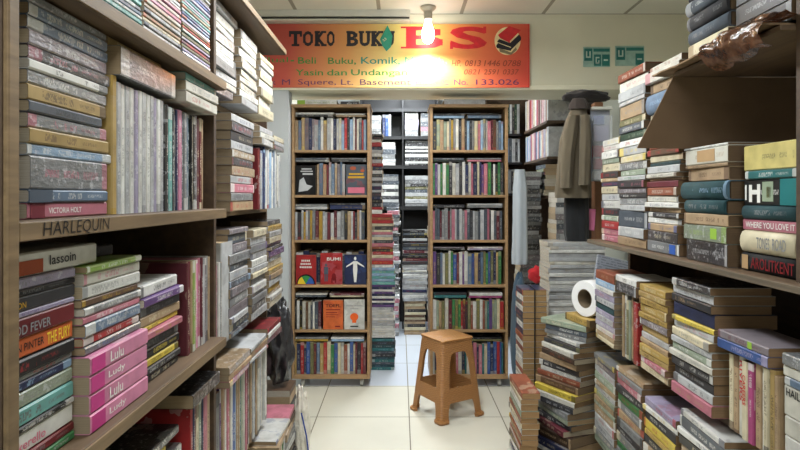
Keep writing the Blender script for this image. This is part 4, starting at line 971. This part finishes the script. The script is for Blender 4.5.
# black shelf unit at the back
M_BSH = plain('black_shelf', (.08, .08, .09), .5)
bs = empty('storage_rack', (0, 5.15, 0)); tag(bs, 'black storage rack with wrapped stock seen in the gap between the bookcases', 'rack')
for x in (-.36, .02, .335): obj('upright', box(x, x+.012, 0, .3, 0, 2.15), M_BSH, bs)
for z in (1.105, 1.475, 1.74, 1.99):
    for xa, xb in ((-.347, .0195), (.0325, .3345)): obj('shelf', box(xa, xb, .0, .3, z-.03, z), M_BSH, bs)
obj('back_panel', box(-.36, .347, .301, .31, 0, 2.15), M_BSH, bs)
KW = ('charcoal', 'light_grey', 'white', 'slate', 'black', 'grey')
def rk(x0, zb, h, L_, cols, ph, tmin=14, tmax=26, sty=('wrap',)):
    return stack('B', 0, 5.17, zb, fill(h, tmin, tmax, cols, ('white', 'grey'), sty), 'packed_comic', ph, L=L_, W=.16, x0=x0, near=False, noun='packed comic', jl=.008, yaw=.6)
rk(-.34, 1.74, .215, .17, ('light_grey', 'white', 'grey'), 'the rack, upper left', 30, 45)
row('B', 5.17, -.16, 1.74, S('28 navy white;26 blue white;24 light_grey white'), 'packed_comic', 'of blue books, rack upper left', L=.2, W=.15, near=False, noun='packed book')
rk(.045, 1.74, .215, .125, ('light_grey', 'lilac', 'grey'), 'the rack, upper middle', 40, 60); rk(.185, 1.74, .215, .14, ('grey', 'slate', 'dusty_pink'), 'the rack, upper right', 30, 50)
rk(-.34, 1.475, .225, .3, ('light_grey', 'white', 'slate', 'grey'), 'the rack, middle left', 26, 44); rk(.045, 1.475, .225, .28, ('charcoal', 'white', 'black', 'white'), 'the striped stock, rack middle right', 12, 20)
rk(-.34, 1.105, .31, .33, ('light_grey', 'charcoal', 'slate', 'white', 'grey'), 'the rack, lower left', 20, 40); rk(.045, 1.105, .31, .26, ('charcoal', 'slate', 'olive', 'light_grey', 'grey'), 'the rack, lower right', 20, 40)
# piles on the floor before the rack
z = rk0 = stack('B', 0, 4.93, 0, fill(.30, 16, 26, ('tan', 'brown', 'charcoal', 'tan', 'cream')), 'packed_comic', 'the tan base between the bookcases', L=.185, W=.15, x0=.035, near=False, noun='book', yaw=2)
z = stack('B', 0, 4.92, z, fill(.30, 16, 28, ('light_grey', 'navy', 'white', 'light_grey')), 'packed_comic', 'the pale column between the bookcases', L=.22, W=.16, x0=.02, near=False, noun='book', yaw=2)
z = stack('B', 0, 4.92, z, fill(.34, 16, 30, ('charcoal', 'slate', 'maroon', 'light_grey', 'black')), 'packed_comic', 'the dark top between the bookcases', L=.22, W=.16, x0=.02, near=False, noun='book', yaw=2)
stack('B', 0, 4.6, 0, fill(1.35, 26, 50, ('charcoal', 'light_grey', 'slate', 'grey', 'white', 'maroon'), ('white', 'grey'), ('wrap',)), 'packed_comic', 'the pile behind the right bookcase', L=.16, W=.16, x0=.225, near=False, noun='packed book', yaw=4, jl=.03)
stack('B', 0, 4.88, 0, fill(1.12, 22, 44, ('grey', 'light_grey', 'slate', 'charcoal', 'dusty_pink'), ('white', 'grey'), ('wrap',)), 'packed_comic', 'the narrow pile in the gap', L=.115, W=.16, x0=-.115, near=False, noun='packed book', yaw=4, jl=.02)
# right side of the back room
sr = empty('corner_shelving', (1.17, 4.0, 0)); tag(sr, 'pale wooden corner shelving in the back room behind the jacket', 'shelving')
def cbx(n, x0, x1, y0, y1, z0, z1, m): return obj(n, box(x0-1.17, x1-1.17, y0-4.0, y1-4.0, z0, z1, .002), m, sr)
ZK = (1.20, 1.465, 1.71)
for z in ZK: cbx('shelf', .995, 1.34, 3.87, 4.58, z-.018, z, M_WOODD)
for z in (1.22, 1.47, 1.70): cbx('shelf', .70, .985, 4.60, 4.85, z-.018, z, M_BSH)
cbx('side_panel', .684, .6995, 4.60, 4.85, 0, 2.05, M_WOODD); cbx('back_panel', .70, 1.34, 4.851, 4.865, 0, 2.05, M_WOODD); cbx('side_panel', 1.341, 1.355, 3.87, 4.85, 0, 2.05, M_WOODD)
row('B', 4.615, .705, 1.70, fill(.27, 14, 26, ('dark_green', 'green', 'charcoal', 'light_grey', 'dark_green'), ('cream', 'white')), 'reference_book', 'on the upper corner shelf', L=.24, W=.16, near=False)
row('B', 4.615, .705, 1.47, fill(.27, 14, 26, ('slate', 'steel_blue', 'light_grey', 'dark_teal', 'charcoal'), ('white', 'navy')), 'reference_book', 'on the middle corner shelf', L=.2, W=.16, near=False)
row('B', 4.615, .705, 1.22, fill(.27, 14, 26, ('turquoise', 'slate', 'charcoal', 'grey'), ('white', 'navy')), 'reference_book', 'on the lower corner shelf', L=.2, W=.16, near=False)
row('R', 1.002, 3.875, 1.71, fill(.70, 16, 34, ('white', 'off_white', 'dusty_pink', 'light_grey', 'maroon', 'red', 'cream'), ('red', 'navy', 'grey')), 'reference_book', 'on the high side shelf, back room', L=.245, W=.16, near=False)
row('R', 1.002, 3.875, 1.465, fill(.70, 14, 30, ('white', 'light_blue', 'off_white', 'steel_blue', 'lilac', 'light_grey', 'cream', 'dusty_pink'), ('navy', 'red', 'grey')), 'reference_book', 'on the side shelf below, back room', L=.205, W=.16, near=False)
GP = ('charcoal', 'grey', 'slate', 'light_grey', 'grey', 'mauve_grey')
stack('R', .985, 3.90, 1.20, fill(.22, 16, 30, ('charcoal', 'light_grey', 'slate', 'sage_green'), styles=('wrap',)), 'wrapped_stock', 'the side shelf heap, back room', L=.24, W=.18, near=False, noun='wrapped book', yaw=3)
stack('R', .985, 4.18, 1.20, fill(.2, 16, 30, ('charcoal', 'light_grey', 'slate', 'white'), styles=('wrap',)), 'wrapped_stock', 'the far side shelf heap', L=.24, W=.18, near=False, noun='wrapped book', yaw=3)
stack('B', 0, 3.92, 0, fill(1.38, 22, 40, GP, ('white', 'black'), ('wrap',)), 'wrapped_stock', 'the grey pile left of trousers', L=.155, W=.2, x0=.82, near=False, noun='wrapped book', yaw=3, jl=.02)
stack('B', 0, 3.63, 0, fill(1.22, 24, 44, GP, ('white', 'black'), ('wrap',)), 'wrapped_stock', 'the grey pile behind the jacket', L=.2, W=.2, x0=.99, near=False, noun='wrapped book', yaw=3, jl=.02)
# ================================================================== OTHER THINGS
def blob(name, c, r, seed, amp, fr, m, lab, cat, sub=4, flat=.0):
    bm = bmesh.new(); bmesh.ops.create_icosphere(bm, subdivisions=sub, radius=1.)
    for v in bm.verts:
        d = v.co.normalized()
        k = 1+amp*mnoise.noise(d*fr+Vector((seed, 0, 0)))+amp*.55*abs(mnoise.noise(d*fr*2.7+Vector((0, seed, 0))))-amp*.3
        p = Vector((d.x*r[0], d.y*r[1], d.z*r[2]))*k
        if p.z < -r[2]*.82: p.z = -r[2]*.82
        v.co = p+Vector((c[0], c[1], c[2]+r[2]*.82))
    o = obj(name, bm, m); smooth(o, 50)
    return tag(o, lab, cat)
# white roll lying on its side on the heap
a = math.radians(-62)
R = Matrix.Translation((.815, 2.42, ROLLZ+.0768)) @ Matrix.Rotation(a, 4, 'Z') @ Matrix.Rotation(PI/2, 4, 'X')
bm = bmesh.new(); n = 40; prof = [(.040, -.045), (.074, -.045), (.076, -.042), (.076, .042), (.074, .045), (.040, .045)]
rings = [[bm.verts.new(R @ Vector((r*math.cos(2*PI*k/n), r*math.sin(2*PI*k/n), z))) for k in range(n)] for r, z in prof]
for i in range(len(rings)):
    A, B = rings[i], rings[(i+1) % len(rings)]
    for k in range(n): bm.faces.new((A[k], A[(k+1) % n], B[(k+1) % n], B[k]))
bmesh.ops.recalc_face_normals(bm, faces=bm.faces)
t = NT('wrap_roll'); t.set(Base_Color=(.80, .80, .80, 1), Roughness=.3, Coat_Weight=.5); t.bump(t.noise(t.coord(), 60, 3), .5, .005)
rl2 = tag(smooth(obj('wrap_roll', bm, t.m), 40), 'white roll of plastic wrap with a round core standing on the gold book', 'roll')
bm = bmesh.new(); rings = [[bm.verts.new(R @ Vector((r*math.cos(2*PI*k/n), r*math.sin(2*PI*k/n), z))) for k in range(n)] for r, z in ((.0395, -.044), (.0395, .044), (.037, .044), (.037, -.044))]
for i in range(4):
    A, B = rings[i], rings[(i+1) % 4]
    for k in range(n): bm.faces.new((A[k], A[(k+1) % n], B[(k+1) % n], B[k]))
bmesh.ops.recalc_face_normals(bm, faces=bm.faces)
obj('cardboard_core', bm, plain('roll_core', (.42, .36, .28), .8), rl2)
# grey printed folder leaning against the magazines
t = NT('printed_cover'); X, Y, Z = t.sep(t.coord())
ln = t.math('GREATER_THAN', t.math('SINE', t.math('MULTIPLY', Z, 2*PI/.012)), .25)
ln = t.math('MULTIPLY', ln, t.math('GREATER_THAN', t.noise(t.comb(t.math('MULTIPLY', X, 90.), 0., t.math('MULTIPLY', Z, 84.)), 1, 1), .46))
t.set(Base_Color=t.mix(t.math('MULTIPLY', ln, .6), lin((.58, .60, .64)), lin((.26, .28, .33))), Roughness=.35, Coat_Weight=.4)
pf = obj('folder', box(-.075, .075, 0, .018, 0, .30, .002), t.m)
pf.matrix_basis = Matrix.Translation((.935, 2.60, .622)) @ Matrix.Rotation(math.radians(13), 4, 'Y') @ Matrix.Rotation(math.radians(-14), 4, 'X')
tag(pf, 'grey folder printed with lines of text leaning on the magazine tower', 'folder')
stack('B', 0, 2.60, 0, fill(.612, 28, 46, ('tan', 'brown', 'slate', 'cream', 'charcoal')), 'old_paperback', 'the pile under grey folder', L=.15, W=.17, x0=.90, noun='old book', yaw=1, near=False)
# jacket and trousers on the post
post = obj('wooden_post', box(1.005, 1.05, 2.95, 3.0, 0, 1.68, .003), M_POST); tag(post, 'narrow brown wooden post standing beside the hanging jacket', 'post')
def fabric(name, rgb):
    t = NT(name); o = t.coord(); f = t.noise(o, 7, 3)
    t.set(Base_Color=t.ramp(f, [(.3, tuple(x*.8 for x in lin(rgb))), (.7, lin(rgb))]), Roughness=.9); t.b.inputs['Sheen Weight'].default_value = .15
    t.bump(t.noise(o, 350, 1), .3, .001); return t.m
M_JK = fabric('jacket_cloth', (.41, .37, .30)); M_TR = fabric('trouser_cloth', (.09, .10, .11)); M_IN = fabric('jacket_lining', (.24, .20, .18))
def drape(prof, nf, amp, seed, n=64, twist=0.):
    """loft of folded elliptical rings: (x, y, z, half width, half depth)"""
    bm = bmesh.new(); rings = []
    m = len(prof)
    P = []
    for i in range(m-1):
        for k in range(6):
            t_ = k/6; P.append([a+(b-a)*t_ for a, b in zip(prof[i], prof[i+1])])
    P.append(list(prof[-1]))
    for j, (x, y, z, a, b) in enumerate(P):
        dn = j/(len(P)-1); r = []
        for k in range(n):
            th = 2*PI*k/n
            f = 1+amp*(.35+.65*dn)*math.sin(nf*th+seed+twist*dn+1.2*math.sin(2*th+seed))+.05*mnoise.noise(Vector((math.cos(th)*2, math.sin(th)*2, z*14+seed)))
            r.append(bm.verts.new((x+a*f*math.cos(th), y+b*f*math.sin(th), z)))
        rings.append(r)
    for A, B in zip(rings, rings[1:]):
        for k in range(n): bm.faces.new((A[k], A[(k+1) % n], B[(k+1) % n], B[k]))
    bm.faces.new(rings[0]); bm.faces.new(rings[-1][::-1])
    bmesh.ops.recalc_face_normals(bm, faces=bm.faces)
    return bm
jk = empty('hanging_jacket', (.92, 2.9, 1.18)); tag(jk, 'brown jacket hanging by its collar from a hook on the wooden post', 'jacket')
def jo(n, bm, m):
    bmesh.ops.translate(bm, verts=bm.verts, vec=(-.92-.035, -2.9, -1.18)); return smooth(obj(n, bm, m, jk), 70)
jo('body', drape([(.945, 2.915, 1.672, .022, .016), (.945, 2.91, 1.64, .038, .026), (.935, 2.905, 1.58, .055, .036), (.925, 2.90, 1.48, .075, .042), (.917, 2.90, 1.34, .080, .045), (.913, 2.90, 1.20, .086, .046), (.913, 2.90, 1.185, .085, .045)], 7, .10, .6, twist=1.0), M_JK)
jo('sleeve', drape([(.905, 2.872, 1.60, .026, .024), (.885, 2.855, 1.52, .034, .028), (.868, 2.848, 1.40, .032, .028), (.862, 2.845, 1.27, .028, .026), (.862, 2.845, 1.235, .027, .025)], 5, .09, 2.), M_JK)
jo('sleeve', drape([(.962, 2.862, 1.60, .024, .022), (.958, 2.842, 1.50, .028, .024), (.952, 2.838, 1.36, .028, .024), (.948, 2.838, 1.25, .026, .024)], 5, .09, 4.), M_JK)
jo('collar', drape([(.945, 2.905, 1.69, .030, .020), (.945, 2.90, 1.66, .046, .032), (.945, 2.895, 1.635, .050, .036)], 4, .12, 1.), M_IN)
tr = empty('hanging_trousers', (.935, 2.93, .8)); tag(tr, 'black trousers hanging below the brown jacket by the post', 'trousers')
for (x, s) in ((.885, .4), (.928, 2.2)):
    bm = drape([(x, 2.935, 1.19, .040, .026), (x, 2.935, 1.09, .042, .03), (x, 2.935, 1.0, .040, .03), (x+.003, 2.935, .965, .036, .03)], 5, .09, s)
    bmesh.ops.translate(bm, verts=bm.verts, vec=(-.935, -2.93, -.8)); smooth(obj('trouser_leg', bm, M_TR, tr), 70)
# hook rail over the jacket: dark bundle under the header
blob('cloth_bundle', (1.0, 3.08, 1.695), (.13, .07, .04), 4.2, .25, 1.6, fabric('bundle_cloth', (.13, .11, .11)), 'dark cloth bundle hung up under the header above the jacket', 'cloth').name = 'hanging_cloth_bundle'
# clear pouch with red packets
t = NT('clear_plastic'); t.set(Base_Color=(.72, .76, .82, 1), Roughness=.15, Alpha=.3, Coat_Weight=1.); t.bump(t.noise(t.coord(), 40, 3), .5, .004)
pz = empty('hanging_pouch', (1.02, 2.86, 1.27)); tag(pz, 'clear plastic pouch hanging on the post with red and blue packets', 'pouch')
def po(n, b, m): bmesh.ops.translate(b, verts=b.verts, vec=(-1.02-.018, -2.86, -1.27)); return obj(n, b, m, pz)
po('back_sheet', box(.986, 1.086, 2.905, 2.907, 1.27, 1.63), plain('pouch_back', (.66, .68, .72), .4))
po('front_sheet', box(.987, 1.085, 2.868, 2.870, 1.275, 1.60), t.m)
po('header_strip', box(.986, 1.086, 2.872, 2.909, 1.6305, 1.645, .002), mt_white)
for k, (x0, x1, z0, z1, c) in enumerate(((.99, 1.055, 1.33, 1.385, 'red'), (.985, 1.052, 1.39, 1.45, 'red'), (.962, 1.05, 1.47, 1.55, 'lilac'), (.965, 1.03, 1.555, 1.60, 'blue'), (.96, 1.05, 1.28, 1.322, 'white'))):
    pk_ = obj('packet', box(x0-.012+(.026 if x0 < .97 else 0), x1, 2.874, 2.895, z0, z1, .004), ink(c)); tag(pk_, f"{('lower red','upper red','pale lilac','blue','white')[k]} packet inside the clear hanging pouch", 'packet', 'packets in the clear pouch')
pk_ = obj('hanging_price_tag', box(.975, 1.008, 2.944, 2.946, 1.02, 1.13), ink('pink')); tag(pk_, 'pale pink paper tag hanging on the wooden post', 'tag')
pk_.rotation_euler = (0, math.radians(4), 0); pk_.location = (-.075, 0, .07)
# bags at the back right
t = NT('cloudy_plastic'); t.set(Base_Color=(.42, .47, .52, 1), Roughness=.25, Coat_Weight=.4); t.bump(t.noise(t.coord(), 18, 3), .5, .01)
tag(smooth(obj('hanging_plastic_sheet', drape([(.742, 3.54, 1.36, .030, .030), (.744, 3.54, 1.25, .042, .036), (.744, 3.54, 1.0, .044, .040), (.742, 3.54, .82, .046, .042), (.740, 3.54, .775, .044, .04)], 6, .12, .7), t.m), 70), 'pale blue-grey plastic sheet hanging beside the right wheeled bookcase', 'plastic sheet')
blob('cloth_sack', (.742, 3.56, 0.0), (.052, .085, .40), 2.7, .18, 2., fabric('denim', (.26, .36, .44)), 'blue denim sack standing on the floor beside the right bookcase', 'sack')
t = NT('black_plastic'); t.set(Base_Color=(.025, .025, .028, 1), Roughness=.28, Coat_Weight=.3); t.bump(t.noise(t.coord(), 30, 4), .7, .012); M_BP = t.m
sk = blob('plastic_bag', (.865, 3.42, .0), (.072, .09, .44), 5.1, .22, 2.6, M_BP, 'dark plastic bag with a red patch by the bookcase and the magazines', 'bag')
b2 = bmesh.new(); bmesh.ops.create_icosphere(b2, subdivisions=3, radius=.045)
for v in b2.verts: v.co = v.co*(1+.5*mnoise.noise(v.co*40)); v.co.y *= .6
bmesh.ops.translate(b2, verts=b2.verts, vec=(.80, 3.34, .74)); smooth(obj('red_bow', b2, fabric('red_cloth', (.75, .12, .16)), sk), 60)
# bags at the left
blob('plastic_bag', (-.565, 2.66, .33), (.07, .075, .21), 7.7, .32, 2.8, M_BP, 'crumpled black plastic bag at the far end of the left shelving', 'bag')
stack('L', -.50, 2.59, 0, fill(.325, 26, 44, ('tan', 'charcoal', 'brown', 'grey')), 'storybook', 'the pile under black plastic bag', L=.16, W=.17, near=False, yaw=1)
t = NT('cream_plastic'); t.set(Base_Color=(.66, .62, .53, 1), Roughness=.3, Coat_Weight=.5); t.bump(t.noise(t.coord(), 30, 4), .8, .014)
blob('plastic_bag', (-.435, 2.53, 0), (.035, .045, .19), 3.1, .28, 2.6, t.m, 'crumpled cream plastic bag on the floor by the left piles', 'bag')
bm = bmesh.new(); tube(bm, [(-.425, 2.46, .26), (-.40, 2.44, .17), (-.385, 2.42, .08), (-.375, 2.40, .006)], .0035, 6)
tag(obj('blue_strap', bm, plain('strap_blue', (.12, .24, .55), .5)), 'thin blue strap hanging down beside the cream plastic bag', 'strap')

# ================================================================== LIGHTS
def emit(name, rgb, st):
    t = NT(name); t.set(Base_Color=(.8, .8, .8, 1)); t.b.inputs['Emission Color'].default_value = (*rgb, 1); t.b.inputs['Emission Strength'].default_value = st; return t.m
lamp = empty('ceiling_lamp', (.165, 3.36, CZ)); tag(lamp, 'bare bright bulb in a pale socket hanging before the banner', 'lamp')
obj('socket', lathe(bmesh.new(), [(.0, -.001), (.045, -.001), (.045, -.012), (.026, -.03), (.024, -.075), (.0, -.075)], 24, None, False), plain('socket_plastic', (.70, .68, .62), .5), lamp)
pr = [(.0, -.0755), (.017, -.0755), (.018, -.095), (.030, -.125), (.038, -.155), (.037, -.18), (.027, -.205), (.012, -.216), (.0, -.218)]
bulb = smooth(obj('bulb', lathe(bmesh.new(), pr, 24, None, False), emit('bulb_glow', (1., .95, .86), BULB_E), lamp), 80)
def area(name, loc, sx, sy, energy, col, rot=(0, 0, 0)):
    l = bpy.data.lights.new(name, 'AREA'); l.shape = 'RECTANGLE'; l.size = sx; l.size_y = sy; l.energy = energy; l.color = col
    o = bpy.data.objects.new(name, l); COL.objects.link(o); o.location = loc; o.rotation_euler = rot; return o
l = bpy.data.lights.new('bulb_light', 'SPOT'); l.energy = BULB_W; l.spot_size = math.radians(168); l.spot_blend = .35; l.color = (1., .97, .92); l.shadow_soft_size = .04
o = bpy.data.objects.new('bulb_light', l); COL.objects.link(o); o.location = (.165, 3.36, CZ-.262)
# fluorescent panels on the ceiling: over the aisle, behind the viewer, and in the back room
def panel(x, y, sx, sy, w, col, lab, drop=.0, up=0.):
    z = CZ-drop
    e = empty('ceiling_light', (x, y, z)); tag(e, lab, 'light')
    obj('housing', box(-sx/2-.02, sx/2+.02, -sy/2-.02, sy/2+.02, -.03, -.001, .003), mt_white, e)
    obj('diffuser', box(-sx/2, sx/2, -sy/2, sy/2, -.034, -.0301), emit('diffuser_glow', col, 4.), e)
    area('panel_light', (x, y, z-.036), sx, sy, w, col)
    if drop:  # rods and upward glow added to brighten the ceiling and header wall
        for s in (-1, 1): obj('suspension_rod', tube(bmesh.new(), [(0, s*sy*.4, 0), (0, s*sy*.4, drop-.0005)], .004, 8), mt_white, e)
        obj('added_upglow', box(-sx/2, sx/2, -sy/2, sy/2, .0001, .004), emit('upper_glow', col, 1.5), e)
        area('ceiling_fill', (x, y, z+.006), sx, sy, up, col, (PI, 0, 0))
COOL = (.93, .97, 1.)
panel(-.05, 2.0, .2, 1.1, AISLE_W, COOL, 'long fluorescent ceiling light over the middle of the aisle', .16, AISLE_W*.5)
panel(.12, -.5, .5, 1.2, REAR_W, COOL, 'wide fluorescent ceiling light over the shop entrance')
panel(.05, 4.55, .3, 1.1, BACK_W, (.88, .94, 1.), 'fluorescent ceiling light over the back room')
W = bpy.data.worlds.new('World'); SC.world = W; W.use_nodes = True
W.node_tree.nodes['Background'].inputs[0].default_value = (.95, .97, 1., 1); W.node_tree.nodes['Background'].inputs[1].default_value = WORLD_S
# ================================================================== CAMERA
cam = bpy.data.cameras.new('Camera'); co = bpy.data.objects.new('Camera', cam); COL.objects.link(co)
co.location = (0, 0, EYE); co.rotation_euler = (PI/2, 0, 0)
cam.sensor_width = 36; cam.lens = F/800*36; cam.shift_y = -28/800; cam.clip_start = .05
SC.camera = co
SC.view_settings.view_transform = 'Standard'; SC.view_settings.look = 'None'; SC.view_settings.gamma = 1; SC.view_settings.exposure = EXPO
SC.view_settings.use_curve_mapping = False
try:
    SC.cycles.use_denoising = True; SC.cycles.max_bounces = 8; SC.cycles.sample_clamp_indirect = 4.
except Exception: pass
